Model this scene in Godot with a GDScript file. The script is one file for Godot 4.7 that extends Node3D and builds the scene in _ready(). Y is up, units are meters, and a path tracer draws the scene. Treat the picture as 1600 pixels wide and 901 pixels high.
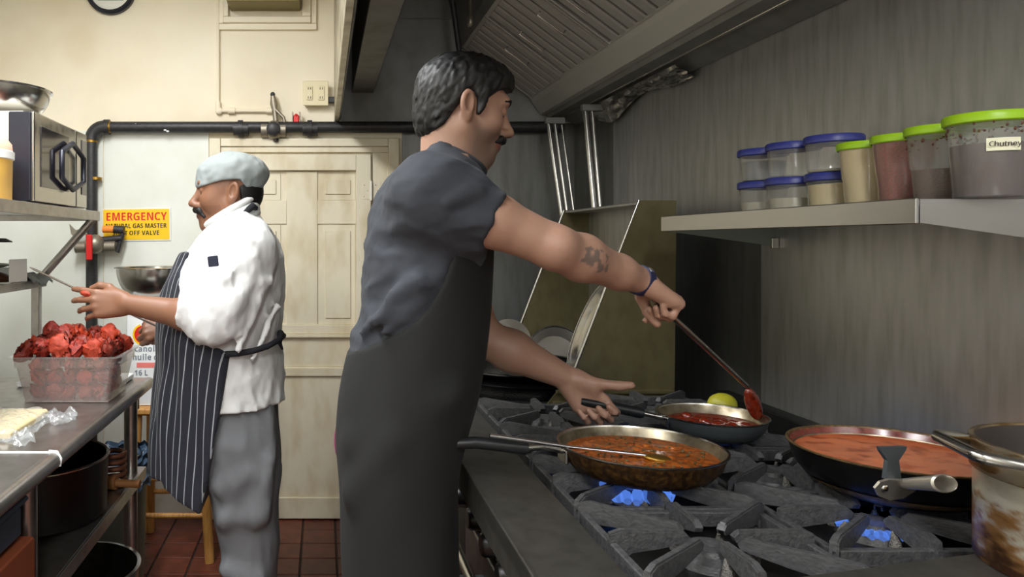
extends Node3D
# A restaurant kitchen: two cooks, a gas range under a steel hood, a prep counter and a painted wall with a door.
const F := 1150.0            # focal length in pixels of the 1600 x 901 frame
const WALL_Z := -3.736       # painted wall behind the cooks
const WALL_X := 1.28         # steel wall behind the range
var M := {}
var used := {}
var rng := RandomNumberGenerator.new()


# ---------------------------------------------------------------- mesh builder
class MB:
	var v := PackedVector3Array()
	var n := PackedVector3Array()
	var uv := PackedVector2Array()
	var c := PackedColorArray()
	var idx := PackedInt32Array()

	func vert(p: Vector3, nn: Vector3, u := Vector2.ZERO, col := Color.WHITE) -> int:
		v.append(p); n.append(nn); uv.append(u); c.append(col)
		return v.size() - 1

	func tri(a: int, b: int, d: int) -> void:
		var g := (v[d] - v[a]).cross(v[b] - v[a])
		if g.dot(n[a] + n[b] + n[d]) < 0.0:
			idx.append_array(PackedInt32Array([a, d, b]))
		else:
			idx.append_array(PackedInt32Array([a, b, d]))

	func quad(a: int, b: int, d: int, e: int) -> void:
		tri(a, b, d); tri(a, d, e)

	func box(ctr: Vector3, s: Vector3, bev := 0.0, R := Basis.IDENTITY) -> MB:
		var h := s * 0.5
		var bb := minf(bev, minf(h.x, minf(h.y, h.z)) * 0.95)
		var id := {}
		for ax in 3:
			for sg in [-1, 1]:
				for i in [-1, 1]:
					for j in [-1, 1]:
						var p := Vector3.ZERO
						var b1 := (ax + 1) % 3
						var b2 := (ax + 2) % 3
						p[ax] = h[ax] * sg
						p[b1] = (h[b1] - bb) * i
						p[b2] = (h[b2] - bb) * j
						var nn := Vector3.ZERO
						nn[ax] = sg
						var key := Vector3i.ZERO
						key[ax] = sg; key[b1] = i; key[b2] = j
						id[[ax, key]] = vert(ctr + R * p, R * nn, Vector2(p[b1], p[b2]))
		for ax in 3:
			var b1 := (ax + 1) % 3
			var b2 := (ax + 2) % 3
			for sg in [-1, 1]:
				var q := []
				for ij in [[-1, -1], [1, -1], [1, 1], [-1, 1]]:
					var key := Vector3i.ZERO
					key[ax] = sg; key[b1] = ij[0]; key[b2] = ij[1]
					q.append(id[[ax, key]])
				quad(q[0], q[1], q[2], q[3])
			if bb > 0.0:
				for i in [-1, 1]:
					for j in [-1, 1]:
						var k1 := Vector3i.ZERO
						k1[b1] = i; k1[b2] = j
						var k2 := k1
						k1[ax] = -1; k2[ax] = 1
						quad(id[[b1, k1]], id[[b1, k2]], id[[b2, k2]], id[[b2, k1]])
		if bb > 0.0:
			for i in [-1, 1]:
				for j in [-1, 1]:
					for k in [-1, 1]:
						var key := Vector3i(i, j, k)
						tri(id[[0, key]], id[[1, key]], id[[2, key]])
		return self

	func tube(pts: Array, rads: Array, seg := 12, cap := true) -> MB:
		var up := Vector3.UP
		var rings := []
		var cnt := pts.size()
		var side := Vector3.ZERO
		var lenacc := 0.0
		for i in cnt:
			var p: Vector3 = pts[i]
			var t: Vector3 = (pts[mini(i + 1, cnt - 1)] - pts[maxi(i - 1, 0)]).normalized()
			if i == 0:
				side = t.cross(up)
				if side.length() < 0.1:
					side = t.cross(Vector3.RIGHT)
			side = (side - t * side.dot(t)).normalized()
			var w := t.cross(side)
			if i > 0:
				lenacc += (pts[i] - pts[i - 1]).length()
			var ring := []
			var rr: float = rads[mini(i, rads.size() - 1)]
			for k in seg + 1:
				var a := TAU * k / seg
				var nn := side * cos(a) + w * sin(a)
				ring.append(vert(p + nn * rr, nn, Vector2(float(k) / seg, lenacc)))
			rings.append(ring)
		for i in cnt - 1:
			for k in seg:
				quad(rings[i][k], rings[i][k + 1], rings[i + 1][k + 1], rings[i + 1][k])
		if cap:
			for e in [0, cnt - 1]:
				var t: Vector3 = (pts[0] - pts[1]).normalized() if e == 0 else (pts[cnt - 1] - pts[cnt - 2]).normalized()
				var m := vert(pts[e], t)
				var prev := -1
				for k in seg + 1:
					var q := vert(v[rings[e][k]], t)
					if prev >= 0:
						tri(m, prev, q)
					prev = q
		return self

	# prof: (radius, height) pairs; revolved about the y axis of xf
	func lathe(prof: Array, xf := Transform3D.IDENTITY, seg := 32, a0 := 0.0, a1 := TAU, crease := 0.75) -> MB:
		var m := prof.size()
		var sn := []
		for i in m - 1:
			var d: Vector2 = (prof[i + 1] - prof[i]).normalized()
			sn.append(Vector2(d.y, -d.x))
		for i in m - 1:
			if (prof[i + 1] - prof[i]).length() < 1e-6:
				continue
			var na: Vector2 = sn[i]
			var nb: Vector2 = sn[i]
			if i > 0 and sn[i - 1].dot(sn[i]) > crease:
				na = (sn[i - 1] + sn[i]).normalized()
			if i < m - 2 and sn[i + 1].dot(sn[i]) > crease:
				nb = (sn[i + 1] + sn[i]).normalized()
			var ra := []
			var rb := []
			for k in seg + 1:
				var a := a0 + (a1 - a0) * k / seg
				var cs := cos(a)
				var ss := sin(a)
				var pa := Vector3(prof[i].x * cs, prof[i].y, prof[i].x * ss)
				var pb := Vector3(prof[i + 1].x * cs, prof[i + 1].y, prof[i + 1].x * ss)
				ra.append(vert(xf * pa, (xf.basis * Vector3(na.x * cs, na.y, na.x * ss)).normalized(), Vector2(float(k) / seg, prof[i].y)))
				rb.append(vert(xf * pb, (xf.basis * Vector3(nb.x * cs, nb.y, nb.x * ss)).normalized(), Vector2(float(k) / seg, prof[i + 1].y)))
			for k in seg:
				quad(ra[k], ra[k + 1], rb[k + 1], rb[k])
		return self

	# a flat outline (xy of xf) given thickness from z0 to z1
	func prism(poly: Array, z0: float, z1: float, xf := Transform3D.IDENTITY) -> MB:
		var pp := PackedVector2Array(poly)
		var t := Geometry2D.triangulate_polygon(pp)
		for z in [z0, z1]:
			var nn := (xf.basis * Vector3(0, 0, -1 if z == z0 else 1) * signf(z1 - z0)).normalized()
			var base := v.size()
			for p in pp:
				vert(xf * Vector3(p.x, p.y, z), nn, p)
			for i in range(0, t.size(), 3):
				tri(base + t[i], base + t[i + 1], base + t[i + 2])
		var area := 0.0
		for i in pp.size():
			area += pp[i].cross(pp[(i + 1) % pp.size()])
		for i in pp.size():
			var a := pp[i]
			var b := pp[(i + 1) % pp.size()]
			var d := (b - a).normalized() * signf(area)
			var nn := (xf.basis * Vector3(d.y, -d.x, 0)).normalized()
			quad(vert(xf * Vector3(a.x, a.y, z0), nn), vert(xf * Vector3(b.x, b.y, z0), nn), vert(xf * Vector3(b.x, b.y, z1), nn), vert(xf * Vector3(a.x, a.y, z1), nn))
		return self

	# a smooth sheet: fn(u, v) gives a point; nn is the side its normals look to
	func grid(nu: int, nv: int, fn: Callable, nn := Vector3.UP) -> MB:
		var base := v.size()
		for j in nv + 1:
			for i in nu + 1:
				vert(fn.call(float(i) / nu, float(j) / nv), nn, Vector2(float(i) / nu, float(j) / nv))
		var acc := PackedVector3Array()
		acc.resize(v.size() - base)
		var w := nu + 1
		for j in nv:
			for i in nu:
				var a := base + j * w + i
				var g := (v[a + 1] - v[a]).cross(v[a + w] - v[a]) + (v[a + w] - v[a + w + 1]).cross(v[a + 1] - v[a + w + 1])
				if g.dot(nn) < 0.0:
					g = -g
				for q in [a, a + 1, a + w, a + w + 1]:
					acc[q - base] += g
		for i in acc.size():
			if acc[i].length() > 1e-12:
				n[base + i] = acc[i].normalized()
		for j in nv:
			for i in nu:
				var a := base + j * w + i
				quad(a, a + 1, a + w + 1, a + w)
		return self

	func ball(ctr: Vector3, r: Vector3, seg := 16, R := Basis.IDENTITY) -> MB:
		var rings := seg / 2
		var prev := []
		for j in rings + 1:
			var th := PI * j / rings
			var ring := []
			for i in seg + 1:
				var ph := TAU * i / seg
				var d := Vector3(sin(th) * cos(ph), cos(th), sin(th) * sin(ph))
				ring.append(vert(ctr + R * (d * r), (R * (d / r)).normalized(), Vector2(float(i) / seg, float(j) / rings)))
			if j > 0:
				for i in seg:
					quad(prev[i], prev[i + 1], ring[i + 1], ring[i])
			prev = ring
		return self

	func mesh(origin := Vector3.ZERO) -> ArrayMesh:
		var vv := v
		if origin != Vector3.ZERO:
			vv = PackedVector3Array()
			vv.resize(v.size())
			for i in v.size():
				vv[i] = v[i] - origin
		var arr := []
		arr.resize(Mesh.ARRAY_MAX)
		arr[Mesh.ARRAY_VERTEX] = vv
		arr[Mesh.ARRAY_NORMAL] = n
		arr[Mesh.ARRAY_TEX_UV] = uv
		arr[Mesh.ARRAY_COLOR] = c
		arr[Mesh.ARRAY_INDEX] = idx
		var am := ArrayMesh.new()
		am.add_surface_from_arrays(Mesh.PRIMITIVE_TRIANGLES, arr)
		return am


# ---------------------------------------------------------------- bodies and cloth: a field of tapered capsules, ellipsoids and stacked ovals
class Field:
	var typ := PackedInt32Array()
	var A := PackedVector3Array()
	var B := PackedVector3Array()
	var ra := PackedFloat32Array()
	var dr := PackedFloat32Array()
	var iv := PackedFloat32Array()
	var kk := PackedFloat32Array()
	var obj := []
	var noise: FastNoiseLite
	var namp := 0.0
	var nrot := Basis.IDENTITY
	var clip: Callable

	func cap(a: Vector3, b: Vector3, r1: float, r2: float, k := 0.02, flat := false, cut := false) -> Field:
		typ.append((10 if cut else 0) + (1 if flat else 0))
		A.append(a); B.append(b - a); ra.append(r1); dr.append(r2 - r1)
		iv.append(1.0 / maxf((b - a).length_squared(), 1e-9)); kk.append(k); obj.append(null)
		return self

	func ell(ctr: Vector3, r: Vector3, R := Basis.IDENTITY, k := 0.02, cut := false) -> Field:
		typ.append(12 if cut else 2)
		A.append(ctr); B.append(r); ra.append(0); dr.append(0); iv.append(0); kk.append(k); obj.append(R.transposed())
		return self

	# rows: [y, x_min, x_max, z_min, z_max]
	func stack(rows: Array, k := 0.03) -> Field:
		var N := 64
		var y0: float = rows[0][0]
		var y1: float = rows[rows.size() - 1][0]
		var t := PackedFloat32Array()
		for i in N + 1:
			var y := lerpf(y0, y1, float(i) / N)
			var j := 0
			while j < rows.size() - 2 and rows[j + 1][0] < y:
				j += 1
			var w: float = (y - rows[j][0]) / (rows[j + 1][0] - rows[j][0])
			var q := []
			for e in range(1, 5):
				var pm: float = rows[maxi(j - 1, 0)][e]
				var p0: float = rows[j][e]
				var p1: float = rows[j + 1][e]
				var pn: float = rows[mini(j + 2, rows.size() - 1)][e]
				q.append(0.5 * cubic_interpolate(p0, p1, pm, pn, w) + 0.5 * lerpf(p0, p1, w))
			t.append_array(PackedFloat32Array([(q[0] + q[1]) * 0.5, (q[2] + q[3]) * 0.5, (q[1] - q[0]) * 0.5, (q[3] - q[2]) * 0.5]))
		typ.append(3)
		A.append(Vector3(y0, y1, N / (y1 - y0))); B.append(Vector3.ZERO); ra.append(0); dr.append(0); iv.append(0); kk.append(k); obj.append(t)
		return self

	func ev(i: int, p: Vector3) -> float:
		var tt := typ[i] % 10
		if tt == 0:
			var pa := p - A[i]
			var t := clampf(pa.dot(B[i]) * iv[i], 0.0, 1.0)
			return (pa - B[i] * t).length() - (ra[i] + dr[i] * t)
		if tt == 1:
			var pa := p - A[i]
			var t0 := pa.dot(B[i]) * iv[i]
			var t := maxf(t0, 0.0)
			return maxf((pa - B[i] * t).length() - (ra[i] + dr[i] * minf(t, 1.2)), (t0 - 1.0) / sqrt(iv[i]))
		if tt == 2:
			var q: Vector3 = (obj[i] * (p - A[i])) / B[i]
			var k0 := q.length()
			return k0 * (k0 - 1.0) / maxf((q / B[i]).length(), 1e-6)
		var s := A[i]
		var tab: PackedFloat32Array = obj[i]
		var f := clampf((p.y - s.x) * s.z, 0.0, 63.999)
		var j := int(f)
		var w := f - j
		j *= 4
		var rx := lerpf(tab[j + 2], tab[j + 6], w)
		var rz := lerpf(tab[j + 3], tab[j + 7], w)
		var q := Vector2((p.x - lerpf(tab[j], tab[j + 4], w)) / rx, (p.z - lerpf(tab[j + 1], tab[j + 5], w)) / rz)
		var k0 := q.length()
		var e := k0 * (k0 - 1.0) / maxf(Vector2(q.x / rx, q.y / rz).length(), 1e-6)
		return maxf(e, maxf(p.y - s.y, s.x - p.y))

	# the primitives that can matter within r of p
	func near(p: Vector3, r: float) -> PackedInt32Array:
		var es := PackedFloat32Array()
		var best := 1e3
		for i in typ.size():
			var e := ev(i, p)
			es.append(e)
			if typ[i] < 10:
				best = minf(best, e)
		var o := PackedInt32Array()
		for i in typ.size():
			if typ[i] >= 10:
				if es[i] < r * 1.6 + kk[i] + 0.01:
					o.append(i)
			elif es[i] < best + r * 3.2 + kk[i] + 0.012:
				o.append(i)
		return o

	func all() -> PackedInt32Array:
		return PackedInt32Array(range(typ.size()))

	func d(p: Vector3, list: PackedInt32Array) -> float:
		var best := 1.0
		for i in list:
			var e := ev(i, p)
			var k := kk[i]
			if typ[i] >= 10:
				e = -e
				var h := maxf(k - absf(best - e), 0.0) / k
				best = maxf(best, e) + h * h * k * 0.25
			else:
				var h := maxf(k - absf(best - e), 0.0) / k
				best = minf(best, e) - h * h * k * 0.25
		if namp > 0.0 and absf(best) < 0.05:
			best -= shape_noise(nrot * p) * namp
		if clip.is_valid():
			best = maxf(best, clip.call(p))
		return best

	func shape_noise(q: Vector3) -> float:
		return noise.get_noise_3dv(q)


func nets(f: Field, lo: Vector3, hi: Vector3, cell: float, mb: MB, col = null, uvf = null) -> void:
	var nb := Vector3i(((hi - lo) / (cell * 4.0)).ceil())
	var nx := nb.x * 4
	var ny := nb.y * 4
	var nz := nb.z * 4
	var sx := 1
	var sy := nx + 1
	var sz := (nx + 1) * (ny + 1)
	var vals := PackedFloat32Array()
	vals.resize(sz * (nz + 1))
	vals.fill(9.0)
	var ids := PackedInt32Array()
	ids.resize(vals.size())
	ids.fill(-1)
	var act: Array[Vector3i] = []
	var slack := 0.0012 + f.namp * 0.8
	var reach := cell * 4.2 + 0.002 + f.namp
	for bz in nb.z:
		for by in nb.y:
			for bx in nb.x:
				var ctr := lo + (Vector3(bx, by, bz) + Vector3(0.5, 0.5, 0.5)) * cell * 4.0
				var list := f.near(ctr, cell * 3.5)
				if absf(f.d(ctr, list)) > reach:
					continue
				for sub in 8:
					var cx := bx * 4 + 1 + (sub & 1) * 2
					var cy := by * 4 + 1 + ((sub >> 1) & 1) * 2
					var cz := bz * 4 + 1 + (sub >> 2) * 2
					var gc := cx + cy * sy + cz * sz
					vals[gc] = f.d(lo + Vector3(cx, cy, cz) * cell, list)
					if absf(vals[gc]) > cell * 2.2 + slack:
						continue
					act.append(Vector3i(cx - 1, cy - 1, cz - 1))
					for k in range(-1, 2):
						for j in range(-1, 2):
							for i in range(-1, 2):
								var g := gc + i + j * sy + k * sz
								if vals[g] == 9.0:
									vals[g] = f.d(lo + Vector3(cx + i, cy + j, cz + k) * cell, list)
	var base := mb.v.size()
	var offs := [0, sx, sy, sx + sy, sz, sx + sz, sy + sz, sx + sy + sz]
	var corner := [Vector3(0, 0, 0), Vector3(1, 0, 0), Vector3(0, 1, 0), Vector3(1, 1, 0), Vector3(0, 0, 1), Vector3(1, 0, 1), Vector3(0, 1, 1), Vector3(1, 1, 1)]
	var ed := [[0, 1], [2, 3], [4, 5], [6, 7], [0, 2], [1, 3], [4, 6], [5, 7], [0, 4], [1, 5], [2, 6], [3, 7]]
	for b in act:
		for k in 2:
			for j in 2:
				for i in 2:
					var g := (b.x + i) * sx + (b.y + j) * sy + (b.z + k) * sz
					var neg := 0
					for o in 8:
						if vals[g + offs[o]] < 0.0:
							neg += 1
					if neg == 0 or neg == 8:
						continue
					var s := Vector3.ZERO
					var m := 0
					for e in ed:
						var va := vals[g + offs[e[0]]]
						var vb := vals[g + offs[e[1]]]
						if (va < 0.0) != (vb < 0.0):
							s += corner[e[0]].lerp(corner[e[1]], va / (va - vb))
							m += 1
					var p := lo + (Vector3(b.x + i, b.y + j, b.z + k) + s / m) * cell
					mb.v.append(p); mb.n.append(Vector3.ZERO)
					mb.uv.append(uvf.call(p) if uvf != null else Vector2.ZERO)
					mb.c.append(col.call(p) if col != null else Color.WHITE)
					ids[g] = mb.v.size() - 1
	var tris := PackedInt32Array()
	for b in act:
		for k in 2:
			for j in 2:
				for i in 2:
					var g := (b.x + i) * sx + (b.y + j) * sy + (b.z + k) * sz
					if ids[g] < 0:
						continue
					for ax in 3:
						var o1: int = [sx, sy, sz][ax]
						var ou: int = [sy, sz, sx][ax]
						var ov: int = [sz, sx, sy][ax]
						if (vals[g] < 0.0) == (vals[g + o1] < 0.0) or g - ou - ov < 0:
							continue
						var q0 := ids[g]
						var q1 := ids[g - ou]
						var q2 := ids[g - ou - ov]
						var q3 := ids[g - ov]
						if q1 < 0 or q2 < 0 or q3 < 0:
							continue
						if vals[g] < 0.0:
							tris.append_array(PackedInt32Array([q0, q1, q2, q0, q2, q3]))
						else:
							tris.append_array(PackedInt32Array([q0, q2, q1, q0, q3, q2]))
	# which way round: compare the first faces with the field
	var flip := 0
	var every := f.all()
	for t in range(0, mini(tris.size(), 300), 3):
		var a := mb.v[tris[t]]
		var g := (mb.v[tris[t + 2]] - a).cross(mb.v[tris[t + 1]] - a)
		if g.length() > 1e-12:
			g = g.normalized()
			flip += 1 if f.d(a + g * cell, every) < f.d(a - g * cell, every) else -1
	for t in range(0, tris.size(), 3):
		var i0 := tris[t]
		var i1 := tris[t + 1]
		var i2 := tris[t + 2]
		if flip > 0:
			var sw := i1
			i1 = i2
			i2 = sw
		var g := (mb.v[i2] - mb.v[i0]).cross(mb.v[i1] - mb.v[i0])
		mb.n[i0] += g; mb.n[i1] += g; mb.n[i2] += g
		mb.idx.append_array(PackedInt32Array([i0, i1, i2]))
	for i in range(base, mb.v.size()):
		mb.n[i] = mb.n[i].normalized()


# ---------------------------------------------------------------- scene helpers
func at(px: float, py: float, depth: float) -> Vector3:
	return Vector3((px - 505.0) * depth / F, 1.4 - (py - 377.0) * depth / F, -depth)


func numbered(called: String) -> String:
	if not used.has(called):
		used[called] = 0
		return called
	used[called] += 1
	return "%s_%03d" % [called, used[called]]


func tag(o: Node3D, label := "", category := "", group := "", kind := "") -> Node3D:
	for kv in [["label", label], ["category", category], ["group", group], ["kind", kind]]:
		if kv[1] != "":
			o.set_meta(kv[0], kv[1])
	return o


func thing(called: String, label: String, category: String, where := Vector3.ZERO, group := "") -> Node3D:
	var o := Node3D.new()
	o.name = numbered(called)
	o.position = where
	add_child(o)
	return tag(o, label, category, group)


func part(parent: Node3D, called: String, mb: MB, m: Material, label := "") -> MeshInstance3D:
	var o := MeshInstance3D.new()
	o.name = called
	var org := Vector3.ZERO
	var q: Node = parent
	while q != self:
		org += (q as Node3D).position
		q = q.get_parent()
	o.mesh = mb.mesh(org)
	o.material_override = null
	o.mesh.surface_set_material(0, m)
	parent.add_child(o, true)
	if label != "":
		o.set_meta("label", label)
	return o


func solo(called: String, label: String, category: String, mb: MB, m: Material, where := Vector3.ZERO, group := "", kind := "") -> MeshInstance3D:
	var o := MeshInstance3D.new()
	o.name = numbered(called)
	o.position = where
	o.mesh = mb.mesh(where)
	o.mesh.surface_set_material(0, m)
	add_child(o)
	tag(o, label, category, group, kind)
	return o


func setting(called: String, label: String, mb: MB, m: Material) -> MeshInstance3D:
	return solo(called, label, called.split("_")[0], mb, m, Vector3.ZERO, "", "structure")


func inst(parent: Node3D, called: String, mesh: Mesh, xf: Transform3D, m: Material = null) -> MeshInstance3D:
	var o := MeshInstance3D.new()
	o.name = called
	o.mesh = mesh
	o.transform = xf
	if m:
		o.material_override = m
	parent.add_child(o, true)
	return o


func lettering(parent: Node3D, text: String, where: Vector3, size: float, m: Material, R := Basis.IDENTITY, weight := 700, squeeze := 1.0, called := "lettering") -> MeshInstance3D:
	var f := SystemFont.new()
	f.font_names = PackedStringArray(["Droid Sans"])
	f.font_weight = weight
	var t := TextMesh.new()
	t.text = text
	t.font = f
	t.font_size = 32
	t.pixel_size = size / 32.0
	t.depth = 0.001
	t.material = m
	var o := MeshInstance3D.new()
	o.name = called
	o.mesh = t
	o.transform = Transform3D(R * Basis.from_scale(Vector3(squeeze, 1, 1)), where - parent.position)
	parent.add_child(o, true)
	return o


func ntex(freq: float, stops: Array, sd := 1, size := 256, kind := FastNoiseLite.TYPE_SIMPLEX_SMOOTH, oct := 4, h := 0) -> NoiseTexture2D:
	var nz := FastNoiseLite.new()
	nz.seed = sd
	nz.frequency = freq
	nz.noise_type = kind
	nz.fractal_octaves = oct
	var g := Gradient.new()
	g.offsets = PackedFloat32Array()
	g.colors = PackedColorArray()
	var offs := PackedFloat32Array()
	var cols := PackedColorArray()
	for s in stops:
		offs.append(s[0])
		cols.append(s[1])
	g.offsets = offs
	g.colors = cols
	var t := NoiseTexture2D.new()
	t.width = size
	t.height = size if h == 0 else h
	t.seamless = true
	t.noise = nz
	t.color_ramp = g
	return t


func grey(a: float) -> Color:
	return Color(a, a, a)


func mat(called: String, col: Color, rough := 0.6, metal := 0.0, o := {}) -> StandardMaterial3D:
	var m := StandardMaterial3D.new()
	m.resource_name = called
	m.albedo_color = col
	m.roughness = rough
	m.metallic = metal
	if o.has("tex"):
		m.albedo_texture = o.tex
	if o.has("rtex"):
		m.roughness_texture = o.rtex
	if o.has("bump"):
		m.heightmap_enabled = true
		m.heightmap_texture = o.bump
		m.heightmap_scale = o.get("relief", 0.2)
	if o.has("scale"):
		m.uv1_triplanar = true
		m.uv1_world_triplanar = o.get("world", true)
		m.uv1_scale = o.scale
	if o.has("alpha"):
		m.transparency = BaseMaterial3D.TRANSPARENCY_ALPHA
		m.albedo_color.a = o.alpha
	if o.has("rim"):
		m.rim_enabled = true
		m.rim = o.rim
		m.rim_tint = 0.5
	if o.has("sss"):
		m.subsurf_scatter_enabled = true
		m.subsurf_scatter_strength = o.sss
	if o.has("coat"):
		m.clearcoat_enabled = true
		m.clearcoat = o.coat
		m.clearcoat_roughness = 0.15
	if o.has("glow"):
		m.emission_enabled = true
		m.emission = o.glow
		m.emission_energy_multiplier = o.get("power", 1.0)
	if o.has("vc"):
		m.vertex_color_use_as_albedo = true
	M[called] = m
	return m


func _ready() -> void:
	# camera: level, square to the door wall, lens shifted
	var cam := Camera3D.new()
	cam.name = "camera"
	cam.position = Vector3(0, 1.4, 0)
	cam.projection = Camera3D.PROJECTION_FRUSTUM
	cam.near = 0.05
	cam.far = 30.0
	cam.size = 2.0 * 0.05 * 450.5 / F
	cam.frustum_offset = Vector2(295.0, -73.5) * 0.05 / F
	add_child(cam)
	cam.current = true
	var we := WorldEnvironment.new()
	we.name = "environment"
	var env := Environment.new()
	env.background_mode = Environment.BG_COLOR
	env.background_color = Color(0.02, 0.02, 0.02)
	env.tonemap_mode = Environment.TONE_MAPPER_LINEAR
	env.tonemap_exposure = 1.72
	env.sdfgi_enabled = true
	env.ssao_enabled = true
	env.ssil_enabled = true
	we.environment = env
	add_child(we)
	rng.seed = 7
	make_materials()
	ceiling_light(Vector3(-0.78, 2.84, -1.95), 1.2, 2.75, "long ceiling light over the prep counter and the painted wall")
	ceiling_light(Vector3(-0.85, 2.84, -0.35), 1.2, 2.6, "long ceiling light over the aisle beside the range")
	ceiling_light(Vector3(0.1, 2.84, 1.3), 1.2, 5.6, "added unseen fill light at the open end of the kitchen")  # fill lamp out of view, added to brighten the range side
	room()
	door()
	hood()
	wall_fittings()
	range_and_pans()
	far_range()
	wall_shelf()
	prep_side()
	back_cook()
	front_cook()


func ceiling_light(p: Vector3, length: float, energy: float, label: String) -> void:
	var t := thing("ceiling_light", label, "light", p)
	part(t, "housing", MB.new().box(p + Vector3(0, -0.03, 0), Vector3(0.3, 0.06, length + 0.06), 0.01), M.white_paint)
	part(t, "diffuser", MB.new().box(p + Vector3(0, -0.064, 0), Vector3(0.26, 0.012, length), 0.005), M.lamp_diffuser)
	var a := AreaLight3D.new()
	a.name = "lamp_light"
	a.area_size = Vector2(0.26, length)
	a.light_energy = energy
	a.light_color = Color(0.98, 0.99, 1.0)
	a.area_range = 12.0
	a.area_attenuation = 2.0
	a.shadow_enabled = true
	a.position = Vector3(0, -0.075, 0)
	a.rotation = Vector3(-PI / 2, 0, 0)
	t.add_child(a)


func make_materials() -> void:
	var n1 := ntex(0.02, [[0.0, grey(0.72)], [1.0, grey(1.0)]], 3)
	var streak := ntex(0.03, [[0.0, grey(0.55)], [0.5, grey(0.8)], [1.0, grey(1.0)]], 5, 256, FastNoiseLite.TYPE_SIMPLEX_SMOOTH, 5)
	var soot := ntex(0.012, [[0.0, Color(0.55, 0.5, 0.42)], [0.45, Color(0.86, 0.84, 0.8)], [1.0, Color(1, 1, 1)]], 9, 512)
	var fine := ntex(0.12, [[0.0, grey(0.3)], [1.0, grey(1.0)]], 12, 256)
	var weave := ntex(0.3, [[0.0, grey(0.0)], [1.0, grey(1.0)]], 13, 256)
	mat("wall_cream", Color(0.96, 0.93, 0.85), 0.6, 0.0, {"tex": ntex(0.006, [[0.0, Color(0.93, 0.9, 0.85)], [0.5, Color(0.98, 0.97, 0.95)], [1.0, Color(1, 1, 1)]], 21, 512), "scale": Vector3(0.4, 0.4, 0.4)})
	mat("wall_panel", Color(0.93, 0.94, 0.92), 0.35, 0.0, {"tex": ntex(0.008, [[0.0, Color(0.93, 0.93, 0.9)], [1.0, Color(1, 1, 1)]], 22, 512), "scale": Vector3(0.5, 0.5, 0.5)})
	mat("white_paint", Color(0.92, 0.91, 0.86), 0.5)
	mat("ceiling_paint", Color(0.9, 0.89, 0.85), 0.8)
	mat("side_wall", Color(0.8, 0.79, 0.74), 0.6)
	mat("door_paint", Color(0.90, 0.865, 0.77), 0.5, 0.0, {"tex": ntex(0.01, [[0.0, Color(0.9, 0.87, 0.8)], [0.6, Color(1, 1, 1)], [1.0, Color(1, 1, 1)]], 24, 512), "scale": Vector3(1.2, 0.5, 1.2)})
	mat("lamp_diffuser", Color(0.95, 0.95, 0.93), 0.6, 0.0, {"glow": Color(1.0, 0.98, 0.94), "power": 3.0})
	mat("grout", Color(0.2, 0.14, 0.12), 0.9)
	for i in 4:
		mat("tile_%d" % i, [Color(0.47, 0.24, 0.17), Color(0.43, 0.215, 0.155), Color(0.5, 0.265, 0.19), Color(0.40, 0.21, 0.16)][i], 0.42, 0.0, {"tex": n1, "scale": Vector3(1.7, 1.7, 1.7)})
	mat("plain_floor", Color(0.44, 0.23, 0.17), 0.5)
	# steels
	var brushed := ntex(0.02, [[0.0, Color(0.86, 0.85, 0.83)], [0.5, Color(0.95, 0.945, 0.935)], [1.0, Color(1, 1, 1)]], 10, 512)
	var soft := ntex(0.03, [[0.0, grey(0.9)], [1.0, grey(1.0)]], 6, 256)
	mat("steel_wall", Color(0.74, 0.745, 0.745), 0.46, 0.85, {"tex": brushed, "rtex": soft, "scale": Vector3(2.6, 0.35, 2.6)})
	mat("steel_shaded", Color(0.52, 0.525, 0.52), 0.5, 0.85, {"tex": brushed, "rtex": soft, "scale": Vector3(2.0, 0.3, 2.0)})  # darker copy of the wall steel, with shade put into its colour
	mat("hood_grey", Color(0.54, 0.545, 0.54), 0.55, 0.6, {"tex": brushed, "scale": Vector3(0.7, 0.5, 0.7)})
	mat("hood_edge", Color(0.78, 0.76, 0.7), 0.4, 0.6, {"tex": soot, "scale": Vector3(1, 1, 1)})
	mat("filter_steel", Color(0.72, 0.72, 0.70), 0.48, 0.5)
	mat("steel_bright", Color(0.74, 0.73, 0.71), 0.28, 1.0, {"rtex": streak, "scale": Vector3(3, 3, 3)})
	mat("steel_counter", Color(0.68, 0.665, 0.65), 0.36, 0.95, {"rtex": n1, "tex": brushed, "scale": Vector3(1.4, 1.4, 1.4)})
	mat("shelf_steel", Color(0.7, 0.695, 0.69), 0.34, 0.95, {"rtex": soft, "scale": Vector3(3, 3, 1)})
	mat("pan_steel", Color(0.76, 0.74, 0.70), 0.3, 0.85, {"rtex": soft, "scale": Vector3(3, 3, 3)})
	mat("chrome", Color(0.85, 0.85, 0.86), 0.12, 1.0)
	mat("bracket_steel", Color(0.55, 0.6, 0.57), 0.5, 0.8)
	mat("olive_steel", Color(0.42, 0.395, 0.28), 0.42, 0.55, {"tex": brushed, "rtex": soft, "scale": Vector3(1.6, 1.0, 1.6)})
	mat("range_steel", Color(0.42, 0.415, 0.40), 0.40, 0.8, {"tex": brushed, "rtex": n1, "scale": Vector3(2.2, 2.2, 2.2)})
	mat("range_black", Color(0.05, 0.05, 0.05), 0.55, 0.2)
	mat("cast_iron", Color(0.36, 0.36, 0.36), 0.5, 0.35, {"tex": ntex(0.05, [[0.0, Color(0.72, 0.72, 0.73)], [0.6, Color(0.92, 0.92, 0.93)], [1.0, Color(1, 1, 1)]], 31, 256), "bump": fine, "relief": 0.12, "scale": Vector3(5, 5, 5)})
	mat("ash_crust", Color(0.62, 0.6, 0.57), 0.9, 0.0, {"tex": fine, "scale": Vector3(9, 9, 9), "bump": fine, "relief": 0.3})
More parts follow.
